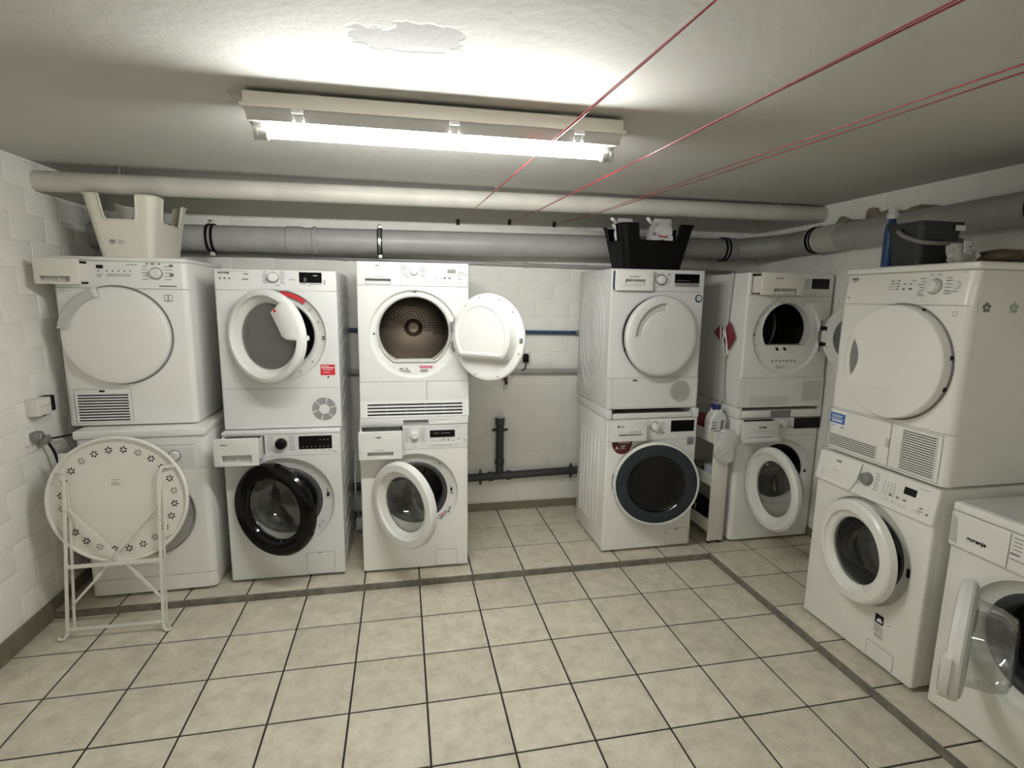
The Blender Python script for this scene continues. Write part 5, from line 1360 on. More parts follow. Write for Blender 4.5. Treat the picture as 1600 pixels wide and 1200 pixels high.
def near_washer():
    a = App('washing_machine', 'white washer nearest on the right with clear-bowled door standing wide open', 'washer', WASH,
            (2.034, 1.243, 0.055), -PI/2+0.004, 0.60, 0.830, 0.55, 'aged', xr=0.008)
    a.body(0.03, feet=True)
    b = obj('worktop', box(B(), -0.301, 0.301, -0.010, 0.55, 0.798, 0.830, 0.006, 3), 'aged', a.root)
    obj('top_inlay', box(B(), -0.288, 0.288, 0.012, 0.54, 0.8295, 0.8312, 0.0005, 1), 'lightgrey', b, smooth=0)
    a.ctrl(0.663, 0.797, fwd=0.012)
    obj('drawer', plate(B(), rr(-0.297, -0.099, 0.003, 0.131, 0.003, 2), [], -0.003, 0.004, 0.002, 2), 'aged', a.cp)
    dr = a.cp.children[-1]
    obj('grip', plate(B(), [(-0.294, 0.018), (-0.266, 0.014), (-0.274, 0.108), (-0.292, 0.122)], (), -0.0045, -0.002, 0.0008, 1), 'lightgrey', dr, smooth=0)
    text('gorenje', 0.0215, dr, -0.234, -0.0036, 0.044, 'ink', bold=0.0008, width=0.068)
    a.cprint([(-0.088, 0.780-0.0135*k, 0.028, 0.003) for k in range(4)] + [(-0.094, 0.722, 0.03, 0.006), (-0.094, 0.704, 0.06, 0.003)] + [(0.05, 0.78-0.0135*k, 0.028, 0.003) for k in range(6)])
    strips([(-0.0985, 0.004, 0.0018, 0.126)], a.cp, -0.0004, 'midgrey', 'panel_joint')
    a.knob(-0.010, 0.735, 0.027, 'plastic', 'lightgrey')
    a.display(0.13, 0.24, 0.72, 0.775)
    cu, cv = 0.020, 0.420
    a.panel(0.0, 0.663, [circ(cu, cv, 0.232, 72)])
    a.recess(cu, cv, 0.232, 0.182, 0.04, lip=0.010)
    a.gasket(cu, cv, 0.182, 0.046, w_=0.028); a.drum(cu, cv, 0.152, 0.235, 0.09, 0.46)
    R, rg = 0.203, 0.148
    o, cx = a.porthole(-1, -0.205, 0.437, R, rg, 0.98, d=0.028, m='plastic', bowl=0.12, inner='lightgrey')
    fr_ = plate(B(), sector(cx, 0, 0.160, 0.212, -42, 6, 14), (), -0.016, 0.010, 0.004, 2)
    obj('handle', fr_, 'plastic', o)
    obj('handle_grip', plate(B(), sector(cx, 0, 0.172, 0.206, -36, -6, 10), (), -0.018, -0.012, 0.001, 1), 'midgrey', o)
near_washer()

# ------------------------------------------------------------------ baskets and what stands on the machines
def basket(label, loc, rz, bw, bd, tw, td, h, low, m, holes_m, posts=0.24, r=0.045, t=0.004):
    """plastic basket: rounded corners drawn up into four ears, the walls between them cut down"""
    root = thing('storage_basket', label, 'basket', loc, rz)
    def loop(w_, d_, rad, n=6):
        """points with (side, position along the side 0..1) around a rounded rectangle, corners at the ends of each side"""
        p = []
        cs = [(w_/2, -d_/2), (w_/2, d_/2), (-w_/2, d_/2), (-w_/2, -d_/2)]
        P = rr(-w_/2, w_/2, -d_/2, d_/2, rad, n)
        return P
    n = 8
    Pb, Pt = rr(-bw/2, bw/2, -bd/2, bd/2, r*0.75, n), rr(-tw/2, tw/2, -td/2, td/2, r, n)
    # insert points along the straight sides, doubled where the cut-out begins
    def dense(P):
        out = []
        for i in range(len(P)):
            a, b = Vector(P[i]), Vector(P[(i+1) % len(P)])
            out.append((a, 1.0))
            if (i+1) % (n+1) == 0:                       # a straight side
                L = (b-a).length
                for f, hh in ((0.11, 1), (0.15, 1), (0.156, 0.93), (0.165, 0.25), (0.175, 0.10), (0.19, 0.03), (0.215, 0), (0.4, 0), (0.6, 0), (0.785, 0), (0.81, 0.03), (0.825, 0.10), (0.835, 0.25), (0.844, 0.93), (0.85, 1), (0.89, 1)):
                    out.append((a.lerp(b, f), float(hh)))
        return out
    db, dt = dense(Pb), dense(Pt)
    bm = B(); N = len(db); K = 5
    def pt(i, f, off):
        hb, ht = db[i][0], dt[i][0]; top = low + (h-low)*db[i][1]
        z = top*f; q = hb.lerp(ht, z/h); q = q*(1 - off/max(0.05, q.length)); return Vector((q.x, q.y, max(z, 0)))
    O = [[bm.verts.new(pt(i, k/K, 0)) for i in range(N)] for k in range(K+1)]
    I = [[bm.verts.new(pt(i, k/K, t) + Vector((0, 0, t if k == 0 else 0))) for i in range(N)] for k in range(K+1)]
    for k in range(K):
        for i in range(N):
            j = (i+1) % N
            bm.faces.new((O[k][i], O[k][j], O[k+1][j], O[k+1][i])); bm.faces.new((I[k][j], I[k][i], I[k+1][i], I[k+1][j]))
    for i in range(N):
        j = (i+1) % N; bm.faces.new((O[K][i], O[K][j], I[K][j], I[K][i]))
    bm.faces.new(list(reversed(O[0]))); bm.faces.new(I[0])
    obj('wall', bm, m, root, smooth=40)
    # rolled rim following the cut edge
    rim = [pt(i, 1.0, -0.003) for i in range(N)] + [pt(0, 1.0, -0.003)]
    b = B(); tube(b, rim, 0.0042, 6, caps=False); obj('rim', b, m, root)
    return root

zt = 1.786
bk = basket('cream basket with cut-down sides on the old dryer in the left corner', (-1.352, 3.285, zt), 0, 0.235, 0.37, 0.325, 0.45, 0.300, 0.182, 'cream', 'midgrey')
for x in (-0.050, -0.013):
    z = 0.080; y = -0.37/2 - (0.04)*z/0.308 - 0.0012
    b = lathe(B(), [(0.0, -0.001), (0.0130, -0.001), (0.0140, 0.001)], 0, 0, 24); obj('vent_hole', b, 'lightgrey' if x > -0.03 else 'silver', bk, (x, y, z), (-0.125, 0, 0))
t = thing('carton', 'white carton inside the cream basket', 'carton', (-1.37, 3.40, zt+0.006), 0.1)
obj('sides', box(B(), -0.06, 0.06, -0.03, 0.03, 0, 0.215, 0.003), 'paper', t); obj('flap', box(B(), -0.06, 0.06, -0.031, 0.031, 0.213, 0.222, 0.002), 'lightgrey', t)

zb = 1.7945
bb = basket('black basket with cut-down sides holding refill pouches on a dryer', (1.506, 3.20, zb), 0, 0.365, 0.235, 0.475, 0.325, 0.262, 0.168, 'blackmatt', 'ink')
for y in (0.005, -0.03):
    z = 0.085; x = -0.365/2 - 0.055*z/0.262 - 0.001
    obj('slot', box(B(), -0.001, 0.001, -0.008, 0.008, -0.012, 0.012), 'ink', bb, (x, y, z), (0, -0.2, 0), smooth=0)

def pouch(label, loc, rz, w_, h, th, tilt, m='clearplastic', group='refill pouches in the black basket'):
    """stand-up refill pouch: pillow-shaped film with a slanted screw spout at one top corner"""
    t = thing('refill_pouch', label, 'pouch', loc, rz, group)
    b = B(); nx, nz = 14, 14; rnd = random.Random(int(w_*1e4)+int(h*1e5))
    for s in (-1, 1):
        g = []
        for i in range(nz+1):
            row = []
            for j in range(nx+1):
                u, v = j/nx*2-1, i/nz
                cut = 0.30*max(0, v-0.72)/0.28             # top left corner cut away for the spout
                x = u*w_/2
                if u < -1+2*cut: x = (-1+2*cut)*w_/2
                x *= 1 - 0.12*max(0, v-0.8)/0.2*(1 if u > 0 else 0)
                e = max(0.0, (1-abs(u)**4))*max(0.0, 1-(max(0, v-0.15)/0.85)**2.2)
                y = s*(0.002 + th/2*e + rnd.uniform(-0.0012, 0.0012)*e)
                row.append(b.verts.new((x, y + tilt*v, v*h)))
            g.append(row)
        for i in range(nz):
            for j in range(nx):
                q = (g[i][j], g[i][j+1], g[i+1][j+1], g[i+1][j]); b.faces.new(q if s < 0 else tuple(reversed(q)))
    bmesh.ops.remove_doubles(b, verts=b.verts, dist=0.0008)
    obj('film', b, m, t, smooth=60)
    c = Vector((-w_*0.36, tilt*0.92, h*0.93)); d = Vector((-0.62, 0, 0.78))
    obj('spout', tube(B(), [c-d*0.01, c+d*0.012, c+d*0.012], [0.011, 0.011, 0.006], 14), 'plastic', t)
    obj('cap', tube(B(), [c+d*0.012, c+d*0.014, c+d*0.036, c+d*0.038], [0.010, 0.0115, 0.0115, 0.010], 16), 'paper', t)
    return t
p = pouch('clear refill pouch with white label at the right in the black basket', (1.595, 3.20, zb+0.006), 0, 0.175, 0.315, 0.07, 0.02)
def on_pouch(name, pts, m, y=-0.034, par=None):
    b = B(); b.faces.new([b.verts.new((x, y + 0.02*z/0.315, z)) for x, z in pts]); return obj(name, b, m, par, smooth=0)
on_pouch('label', [(-0.062, 0.07), (0.070, 0.07), (0.078, 0.20), (0.066, 0.262), (0.04, 0.285), (-0.010, 0.285), (-0.045, 0.25), (-0.068, 0.19)], 'paper', -0.030, p)
text('Frosch', 0.026, p, -0.022, -0.0215, 0.196, 'red', bold=0.0008, width=0.062)
strips([(-0.060, 0.212, 0.022, 0.004), (-0.060, 0.222, 0.020, 0.004), (0.066, 0.21, 0.006, 0.010)], p, -0.0205, 'ink', 'label_print')
on_pouch('label_spot', [(0.004+0.030*math.cos(PI*k/10), 0.165+0.022*math.sin(PI*k/10)) for k in range(11)], 'olive', -0.033, p)
for k, (x, dx, lab, h_) in enumerate(((1.432, 0.02, 'taller refill pouch with pink print at the left in the black basket', 0.312), (1.412, -0.03, 'lower refill pouch with white cap sticking out left of the black basket', 0.262))):
    q = pouch(lab, (x, 3.215+0.06*(1-k), zb+0.008+0.016), 0.15 if k == 0 else 0.2, 0.15 if k == 0 else 0.13, h_, 0.045, 0.015)
    q.rotation_euler[1] = -0.20 if k == 0 else -0.24
    b = B(); b.faces.new([b.verts.new((xx, -0.0265+0.015*z/h_, z)) for xx, z in ((-0.055, 0.10), (0.05, 0.10), (0.055, 0.20*h_/0.27), (-0.03, 0.235*h_/0.27), (-0.06, 0.19*h_/0.27))]); obj('label', b, 'paper' if k else 'pinkprint', q, smooth=0)
    b = B(); b.faces.new([b.verts.new((-0.02+0.022*math.cos(2*PI*i/12), -0.0280+0.015*0.6, 0.165*h_/0.27+0.020*math.sin(2*PI*i/12))) for i in range(12)]); obj('label_spot', b, 'red', q, smooth=0)

# grey bucket, blue bottle, packet and rag on the dryer that faces left
zf = 1.771
bu = thing('bucket', 'dark grey square bucket with its handle folded down, on the dryer facing left', 'bucket', (2.235, 2.000, zf), 0)
def bucket_wall():
    b = B(); h = 0.185; N = 28
    prof = [(0.088, 0.070, 0, 0.02), (0.108, 0.086, h-0.012, 0.024), (0.115, 0.092, h-0.012, 0.026), (0.115, 0.092, h, 0.026), (0.106, 0.083, h, 0.024), (0.086, 0.067, 0.004, 0.02)]
    rows = [[b.verts.new((x, y, z)) for x, y in rr(-a, a, -c, c, r, 6)] for a, c, z, r in prof]
    for p_, q in zip(rows, rows[1:]):
        for i in range(len(p_)):
            j = (i+1) % len(p_); b.faces.new((p_[i], p_[j], q[j], q[i]))
    b.faces.new(list(reversed(rows[0]))); b.faces.new(rows[-1])
    return b
obj('wall', bucket_wall(), 'bucket', bu)
obj('handle', tube(B(), smooth_path([(-0.118, 0.015, 0.150), (-0.130, -0.030, 0.125), (-0.120, -0.095, 0.098), (-0.07, -0.125, 0.090), (0.04, -0.128, 0.092), (0.10, -0.122, 0.094), (0.128, -0.085, 0.104), (0.120, 0.0, 0.146)], 6), 0.0085, 10), 'midgrey', bu)
for s in (-1, 1): obj('pivot', tube(B(), [(s*0.100, 0.010, 0.150), (s*0.122, 0.010, 0.150)], 0.011, 12), 'bucket', bu)
obj('sticker', box(B(), 0.010, 0.075, -0.0865, -0.0845, 0.095, 0.125), 'lightgrey', bu, (0, 0.004, 0), (-0.08, 0, 0), smooth=0)
obj('rim_label', box(B(), 0.055, 0.105, -0.0935, -0.0918, 0.150, 0.172), 'paper', bu, smooth=0)
bl = thing('detergent_bottle', 'blue bottle with white cap behind the grey bucket', 'bottle', (2.205, 2.135, zf), 0.75)
obj('body', zlathe(B(), [(0, 0), (0.040, 0.0), (0.043, 0.006), (0.043, 0.17), (0.038, 0.195), (0.022, 0.215), (0.020, 0.232), (0, 0.232)], 0, 0, 28, 1.0, 0.62), 'bottleblue', bl)
obj('cap', zlathe(B(), [(0.024, 0.222), (0.025, 0.245), (0.021, 0.250), (0.020, 0.266), (0.008, 0.270), (0.006, 0.284), (0, 0.284)], 0, 0, 24), 'plastic', bl)
obj('label', box(B(), -0.026, -0.004, -0.0285, -0.027, 0.02, 0.07), 'palebox', bl, smooth=0)
obj('stripe', box(B(), 0.006, 0.012, -0.0285, -0.027, 0.09, 0.17), 'palebox', bl, smooth=0)
pk = thing('detergent_packet', 'crumpled clear packet with a white label in front of the grey bucket', 'packet', (2.250, 1.835, zf), 0.25)
def crumple(a, seed, sub=3, k=0.16):
    rnd = random.Random(seed); b = B(); q = bmesh.ops.create_icosphere(b, subdivisions=sub, radius=1)
    ph = [(rnd.uniform(2, 7), rnd.uniform(2, 7), rnd.uniform(2, 7), rnd.uniform(0, 6)) for _ in range(7)]
    for v in q['verts']:
        d = sum(math.sin(p_[0]*v.co.x + p_[1]*v.co.y + p_[2]*v.co.z + p_[3]) for p_ in ph)/3
        f = 1 + k*d + rnd.uniform(-k/3, k/3)
        c = [v.co.x, v.co.y, v.co.z]
        v.co = Vector([math.copysign(abs(t_)**0.7, t_)*f*s for t_, s in zip(c, a)])
    return b
obj('film', crumple((0.078, 0.026, 0.040), 4), 'clearplastic', pk, (0, 0, 0.047), smooth=25)
obj('label', box(B(), -0.062, 0.008, -0.046, -0.043, 0.040, 0.092, 0.001, 1), 'paper', pk, (0, 0.012, 0), (-0.1, 0, 0.1), smooth=0)
strips([(-0.052, 0.066, 0.016, 0.008), (-0.052, 0.052, 0.05, 0.002)], pk, -0.046, 'print', 'label_print')
rg = tag(obj('cleaning_rag', crumple((0.105, 0.06, 0.030), 9, 3, 0.2), 'rag', None, (2.44, 1.80, zf+0.037), smooth=50), 'crumpled brown rag on the dryer facing left, beside the packet', 'rag')

# ------------------------------------------------------------------ folded garden table
def garden_table():
    t = thing('folding_table', 'white round folding metal table leaning folded against the corner washer', 'table', (-1.584, 2.666, 0.0), -0.0135)
    t.rotation_euler = (-0.081, 0, -0.0135)
    cx, cz, R = 0.260, 0.650, 0.296
    top = obj('tabletop', plate(B(), circ(cx, cz, R, 72), (), 0.018, 0.0205), 'tablepaint', t, smooth=0)
    obj('rim', tube(B(), [(cx + R*math.cos(2*PI*k/72), 0.012, cz + R*math.sin(2*PI*k/72)) for k in range(73)], 0.0085, 8, caps=False), 'tablepaint', t)
    for k in range(24):
        a = R_(7.5+15*k); fx, fz = cx + 0.240*math.cos(a), cz + 0.240*math.sin(a); b = B()
        for j in range(6):
            q = 2*PI*j/6 + a; c, s = math.cos(q), math.sin(q)
            b.faces.new([b.verts.new((fx + c*r_ - s*w_, 0.0172, fz + s*r_ + c*w_)) for r_, w_ in ((0.004, 0), (0.009, 0.0032), (0.0145, 0.0038), (0.0175, 0), (0.0145, -0.0038), (0.009, -0.0032))])
        o = obj('flower_cutout', b, 'ink' if k % 4 else 'midgrey', top, smooth=0); o['kind'] = 'stuff'
    strips([(0.232, 0.745-0.006*k, 0.038*(1-0.15*(k % 3)), 0.0022) for k in range(5) if k != 1], top, 0.0178, 'olive', 'care_print')
    def bar(name, pts, w_=0.0065, d=0.003):
        """flat steel bar along a path in the plane of the table"""
        b = B(); P = [Vector((p[0], p[1], p[2])) for p in pts]
        rows = []
        for i, p_ in enumerate(P):
            d_ = (P[min(i+1, len(P)-1)] - P[max(i-1, 0)]).normalized(); n_ = Vector((-d_.z, 0, d_.x)).normalized()
            rows.append([b.verts.new(p_ + n_*s1*w_ + Vector((0, s2*d, 0))) for s1, s2 in ((-1, -1), (1, -1), (1, 1), (-1, 1))])
        for a_, c_ in zip(rows, rows[1:]):
            for i in range(4):
                j = (i+1) % 4; b.faces.new((a_[i], a_[j], c_[j], c_[i]))
        b.faces.new(list(reversed(rows[0]))); b.faces.new(rows[-1])
        return obj(name, b, 'tablepaint', t, smooth=0)
    L1 = bar('leg', [(0.046, -0.004, 0.806), (0.050, -0.008, 0.76), (0.050, -0.012, 0.63), (0.040, -0.014, 0.36), (0.026, -0.012, 0.02)])
    R1 = bar('leg', [(0.462, -0.004, 0.800), (0.446, -0.008, 0.775), (0.443, -0.012, 0.62), (0.438, -0.014, 0.35), (0.433, -0.012, 0.012)])
    bar('leg', [(0.052, 0.004, 0.75), (0.060, 0.004, 0.55), (0.054, 0.006, 0.36), (0.045, 0.008, 0.03)], 0.005)
    bar('leg', [(0.456, 0.004, 0.68), (0.452, 0.004, 0.55), (0.446, 0.006, 0.36), (0.440, 0.008, 0.03)], 0.004)
    bar('cross_brace', [(0.056, -0.006, 0.623), (0.153, -0.010, 0.511), (0.241, -0.013, 0.407), (0.338, -0.012, 0.290), (0.425, -0.010, 0.176)], 0.0055)
    bar('cross_brace', [(0.433, 0.000, 0.615), (0.327, 0.001, 0.499), (0.245, 0.001, 0.401), (0.158, 0.001, 0.285), (0.056, 0.002, 0.171)], 0.0055)
    for x0, z0, x1, z1 in ((0.161, 0.502, 0.20, 0.455), (0.325, 0.306, 0.35, 0.276)): bar('brace_plate', [(x0, -0.013, z0), (x1, -0.014, z1)], 0.0085)
    for x0, z0, x1, z1 in ((0.327, 0.499, 0.275, 0.437), (0.175, 0.306, 0.15, 0.276)): bar('brace_plate', [(x0, -0.002, z0), (x1, -0.002, z1)], 0.0085)
    bar('crossbar', [(0.036, -0.016, 0.352), (0.441, -0.016, 0.356)], 0.009); bar('crossbar', [(0.028, -0.012, 0.050), (0.434, -0.012, 0.050)], 0.006)
    bar('guide_rail', [(0.036, 0.006, 0.67), (0.034, 0.006, 0.48)], 0.004, 0.006); bar('guide_rail', [(0.459, 0.006, 0.692), (0.457, 0.006, 0.465)], 0.0045, 0.006)
    bar('bracket', [(0.000, 0.008, 0.796), (0.050, 0.0, 0.806)], 0.006); bar('bracket', [(0.450, 0.0, 0.800), (0.512, 0.008, 0.806)], 0.006)
    bar('bracket', [(0.468, 0.008, 0.470), (0.505, 0.008, 0.482)], 0.004)
    for x, s in ((0.018, -1), (0.438, 1)):
        obj('foot', tube(B(), smooth_path([(x-s*0.004, -0.012, 0.03), (x+s*0.002, -0.014, 0.012), (x+s*0.012, -0.016, 0.006), (x+s*0.026, -0.018, 0.010), (x+s*0.024, -0.016, 0.020)], 4), 0.0062, 8), 'tablepaint', t)
    for x, z in ((0.05, 0.79), (0.446, 0.79), (0.247, 0.404), (0.06, 0.62), (0.435, 0.61)):
        obj('rivet', tube(B(), [(x, -0.020, z), (x, -0.008, z)], 0.004, 8), 'lightgrey', t)
garden_table()

# ------------------------------------------------------------------ slim trolley between two stacks
def trolley():
    x0, x1, y0, y1 = 1.934, 2.046, 2.972, 3.53
    t = thing('slim_trolley', 'slim white rolling shelf between two machine stacks', 'trolley', (1.99, 3.25, H), 0)
    ox, oy, oz = 1.99, 3.25, H
    def bx(name, a, b_, c, d, e, f, m='plasticwarm', bev=0.004):
        return obj(name, box(B(), a-ox, b_-ox, c-oy, d-oy, e-oz, f-oz, bev), m, t)
    bx('front_panel', x0, x1, y0, y0+0.014, 0.062, 0.790, bev=0.006); bx('back_panel', x0, x1, y1-0.014, y1, 0.062, 0.790)
    strips([(x0+0.002-ox, 0.462-oz, x1-x0-0.004, 0.0016)], t, y0-oy, 'printlight', 'panel_joint')
    for z, top in ((0.118, 0.205), (0.430, 0.508), (0.712, 0.792)):
        bx('shelf', x0+0.004, x1-0.004, y0+0.012, y1-0.012, z, z+0.008, bev=0.001)
        for x in (x0, x1-0.005):
            b = B(); box(b, x-ox, x+0.005-ox, y0+0.012-oy, y1-0.012-oy, z-oz, top-oz, 0.002, 1); r_ = obj('side_rail', b, 'plasticwarm', t)
            for k in range(11):
                y = y0 + 0.05 + k*0.046
                obj('rib', box(B(), x-0.0016-ox, x+0.001-ox, y-oy, y+0.008-oy, z+0.014-oz, top-0.012-oz), 'plasticwarm', r_, smooth=0)
    for x in (x0+0.018, x1-0.018):
        for y in (y0+0.02, y1-0.02):
            b = B(); tube(b, [(x-0.008-ox, y-oy, 0.0135), (x+0.008-ox, y-oy, 0.0135)], 0.0135, 14); w_ = obj('caster', b, 'blackmatt', t)
            obj('caster_fork', box(B(), x-0.012-ox, x+0.012-ox, y-0.014-oy, y+0.010-oy, 0.016, 0.030, 0.003), 'plasticwarm', w_)
trolley()
db = thing('detergent_bottle', 'white bottle with dark blue cap and loop handle on the slim trolley', 'bottle', (1.990, 3.062, 0.7215), 0)
def handled_bottle():
    b = plate(B(), [(-0.058, 0.0), (-0.060, 0.01), (-0.060, 0.12), (-0.050, 0.158), (-0.028, 0.185), (-0.022, 0.202), (0.022, 0.202), (0.028, 0.188), (0.050, 0.165), (0.060, 0.135), (0.060, 0.01), (0.058, 0.0)],
              [rr(0.014, 0.043, 0.045, 0.135, 0.0135, 5)], -0.034, 0.034, 0.014, 3, True)
    return b
obj('body', handled_bottle(), 'plastic', db)
obj('cap', zlathe(B(), [(0.026, 0.198), (0.027, 0.226), (0.024, 0.232), (0, 0.232)], -0.002, 0, 22), 'capblue', db)
obj('spout', box(B(), -0.050, -0.018, -0.006, 0.006, 0.226, 0.238, 0.003), 'capblue', db)
strips([(-0.054, 0.118, 0.046, 0.004), (-0.050, 0.100, 0.034, 0.004), (-0.054, 0.080, 0.040, 0.006), (-0.052, 0.062, 0.044, 0.003), (-0.052, 0.045, 0.030, 0.003)], db, -0.0345, 'navy', 'label_print')
tag(obj('plastic_bag', crumple((0.066, 0.036, 0.092), 12, 4, 0.15), 'clearplastic', None, (1.985, 2.931, 0.716), (0, 0.15, 0), smooth=22), 'crumpled clear plastic bag hanging on the front of the slim trolley', 'bag')
t = thing('detergent_box', 'dark red packet behind the white bottle on the slim trolley', 'packet', (1.985, 3.24, 0.7205), 0.1)
obj('carton', box(B(), -0.042, 0.042, -0.045, 0.045, 0, 0.135, 0.003), 'strapred', t); obj('front_label', box(B(), -0.0428, -0.0418, -0.03, 0.02, 0.03, 0.10), 'pinkprint', t, smooth=0)
t = thing('detergent_box', 'pale blue box on the middle shelf of the slim trolley', 'box', (1.975, 3.045, 0.4385), 0)
obj('carton', box(B(), -0.034, 0.034, -0.038, 0.038, 0, 0.110, 0.003), 'palebox', t); obj('lid', box(B(), -0.035, 0.035, -0.039, 0.039, 0.106, 0.116, 0.002), 'lightgrey', t)
tag(obj('cleaning_cloth', crumple((0.034, 0.070, 0.042), 21, 3, 0.2), 'khaki', None, (1.987, 3.20, 0.494), smooth=50), 'khaki cloth behind the pale blue box on the slim trolley', 'cloth')
t = thing('handheld_vacuum', 'black plastic case on the lowest shelf of the slim trolley', 'case', (1.985, 3.17, 0.1265), 0)
obj('body', box(B(), -0.040, 0.040, -0.09, 0.10, 0, 0.13, 0.012), 'blackmatt', t); obj('lid', box(B(), -0.036, 0.036, -0.07, 0.08, 0.128, 0.165, 0.012), 'blackmatt', t); obj('clasp', box(B(), -0.043, -0.039, -0.02, 0.0, 0.085, 0.13, 0.002), 'chrome', t)
t.name = 'tool_case'
tag(obj('cleaning_cloth', crumple((0.034, 0.038, 0.024), 31, 3, 0.2), 'lightgrey', None, (1.987, 3.035, 0.160), smooth=50), 'grey cloth in front of the black case on the slim trolley', 'cloth')

# ------------------------------------------------------------------ strap with tag on the side of the corner dryer
def strap():
    t = thing('luggage_strap', 'pale webbing strap with a red tag hanging down the side of the corner dryer', 'strap', (2.062, 3.12, 1.79), 0)
    def rib(name, pts, w_, m):
        """flat ribbon lying against the machine side: (x, y, z)"""
        b = B(); L = [b.verts.new(Vector(p)+Vector((0, -w_/2, 0))) for p in pts]; Rr = [b.verts.new(Vector(p)+Vector((0, w_/2, 0))) for p in pts]
        for i in range(len(pts)-1): b.faces.new((L[i], L[i+1], Rr[i+1], Rr[i]))
        q = bmesh.ops.extrude_face_region(b, geom=b.faces[:]); bmesh.ops.translate(b, verts=[v for v in q['geom'] if isinstance(v, bmesh.types.BMVert)], vec=(-0.0018, 0, 0))
        return obj(name, b, m, t)
    rib('webbing', [(0.03, -0.01, 0.004), (0.0, -0.009, 0.0), (-0.002, -0.004, -0.10), (-0.002, 0.012, -0.33)], 0.030, 'strap')
    rib('webbing', [(-0.006, 0.030, -0.34), (-0.010, 0.038, -0.46), (-0.006, 0.028, -0.70), (-0.002, 0.018, -0.84)], 0.022, 'strap')
    rib('webbing', [(-0.008, -0.006, -0.34), (-0.008, 0.006, -0.48), (-0.006, 0.000, -0.70), (-0.002, -0.012, -0.82)], 0.028, 'strap')
    b = B(); 
    for dx, pts in ((-0.012, ((-0.105, -0.40), (-0.035, -0.30), (0.03, -0.40), (-0.04, -0.49))), (-0.016, ((0.0, -0.38), (0.06, -0.33), (0.125, -0.38), (0.06, -0.43)))):
        f = b.faces.new([b.verts.new((dx, y, z)) for y, z in pts])
    q = bmesh.ops.extrude_face_region(b, geom=b.faces[:]); bmesh.ops.translate(b, verts=[v for v in q['geom'] if isinstance(v, bmesh.types.BMVert)], vec=(-0.002, 0, 0))
    obj('tag', b, 'strapred', t, smooth=0)
    obj('buckle', tube(B(), smooth_path([(-0.022, 0.045, -0.34), (-0.026, 0.0, -0.33), (-0.026, -0.01, -0.40), (-0.024, 0.03, -0.43), (-0.022, 0.045, -0.34)], 5), 0.006, 8), 'lightgrey', t)
    obj('cord', tube(B(), smooth_path([(-0.024, 0.0, -0.34), (-0.028, -0.035, -0.42), (-0.026, -0.05, -0.50), (-0.026, -0.02, -0.515), (-0.026, 0.0, -0.44), (-0.024, 0.01, -0.36)], 5), 0.004, 8), 'paper', t)
strap()

# ------------------------------------------------------------------ sockets, plugs, tap
t = thing('wall_socket', 'white surface socket box with a black adapter on the left wall', 'socket', (XL+0.003, 2.908, 1.070), 0)
obj('box', box(B(), 0, 0.055, -0.050, 0.045, -0.040, 0.040, 0.004), 'plasticwarm', t); obj('adapter', box(B(), 0.006, 0.050, 0.045, 0.085, -0.034, 0.042, 0.004), 'blackmatt', t); obj('gland', box(B(), 0.02, 0.034, 0.02, 0.036, -0.052, -0.039, 0.003), 'ink', t)
obj('lid_joint', box(B(), 0.0545, 0.0556, -0.046, 0.041, 0.004, 0.006), 'printlight', t, smooth=0)
t = thing('power_plug', 'grey plug with two dark cables on the left wall beside the folded table', 'plug', (XL+0.003, 2.87, 0.935), 0)
obj('socket_plate', box(B(), 0, 0.010, -0.045, 0.03, -0.04, 0.04, 0.003), 'wallpaint', t)
obj('plug_body', box(B(), 0.008, 0.045, -0.030, 0.022, -0.022, 0.022, 0.008), 'midgrey', t); obj('plug_face', box(B(), 0.044, 0.048, -0.014, 0.016, -0.012, 0.014, 0.002), 'chrome', t)
obj('plug_body', box(B(), 0.012, 0.048, 0.018, 0.068, -0.050, -0.010, 0.008), 'midgrey', t)
obj('cable', tube(B(), smooth_path([(0.034, 0.05, -0.035), (0.045, 0.075, -0.10), (0.05, 0.10, -0.19), (0.08, 0.16, -0.40), (0.10, 0.22, -0.85)], 6), 0.006, 8), 'ink', t)
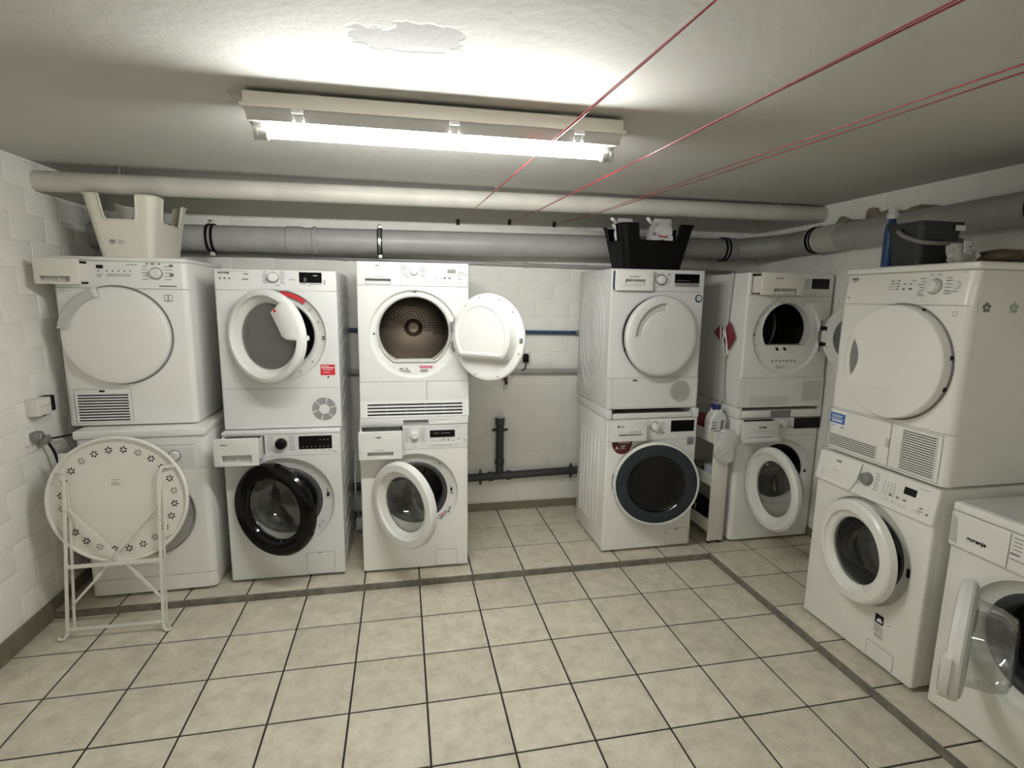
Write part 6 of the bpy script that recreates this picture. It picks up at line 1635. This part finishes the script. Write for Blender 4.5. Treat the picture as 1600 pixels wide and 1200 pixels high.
obj('cable', tube(B(), smooth_path([(0.034, 0.06, -0.03), (0.05, 0.14, -0.04), (0.09, 0.25, -0.045), (0.10, 0.45, -0.06), (0.09, 0.65, -0.12)], 6), 0.0045, 8), 'ink', t)
t = thing('wall_socket', 'white wall socket with a black plug on the back wall beside the wide-open dryer door', 'socket', (0.873, YB-0.0035, 1.188), 0)
obj('frame', box(B(), -0.040, 0.040, -0.012, 0, -0.040, 0.040, 0.004), 'plastic', t); obj('insert', lathe(B(), [(0.028, -0.0125), (0.024, -0.0122), (0.02, -0.004), (0, -0.004)], 0.0, 0.0, 24), 'plasticwarm', t); obj('plug', box(B(), -0.022, 0.016, -0.055, -0.004, -0.030, 0.030, 0.006), 'blackmatt', t)
obj('cable', tube(B(), smooth_path([(-0.004, -0.045, -0.028), (-0.012, -0.05, -0.07), (-0.05, -0.035, -0.095), (-0.12, -0.02, -0.088)], 5), 0.004, 8), 'ink', t)
t = thing('water_tap', 'small dark tap with a wire loop on the back wall under the grey water pipe', 'tap', (0.720, YB-0.0035, 1.035), 0)
obj('stem', tube(B(), [(0, 0, 0), (0, -0.06, 0)], 0.012, 12), 'rust', t); obj('spout', tube(B(), smooth_path([(0, -0.05, 0), (0, -0.075, -0.004), (0, -0.082, -0.03)], 4), 0.011, 12), 'rust', t); obj('grip', box(B(), -0.028, 0.02, -0.056, -0.044, 0.010, 0.020, 0.003), 'rust', t)
obj('wire_loop', tube(B(), smooth_path([(0.005, -0.05, 0.0), (0.035, -0.05, 0.006), (0.052, -0.05, 0.014), (0.045, -0.05, 0.030), (0.02, -0.045, 0.032)], 5), 0.0022, 6), 'chrome', t)
t = thing('extension_cable', 'white cable with a plug hanging between the second and third stacks', 'cable', (-0.302, 3.40, 0.55), 0)
obj('cable', tube(B(), smooth_path([(0, 0.06, 0.10), (0, 0.0, 0.0), (0.002, -0.07, -0.05), (0.002, -0.07, -0.16), (0.004, 0.03, -0.30), (0.004, 0.115, -0.40)], 6), 0.0045, 8), 'plastic', t)
obj('plug', box(B(), -0.016, 0.022, 0.095, 0.150, -0.475, -0.40, 0.006), 'plastic', t)
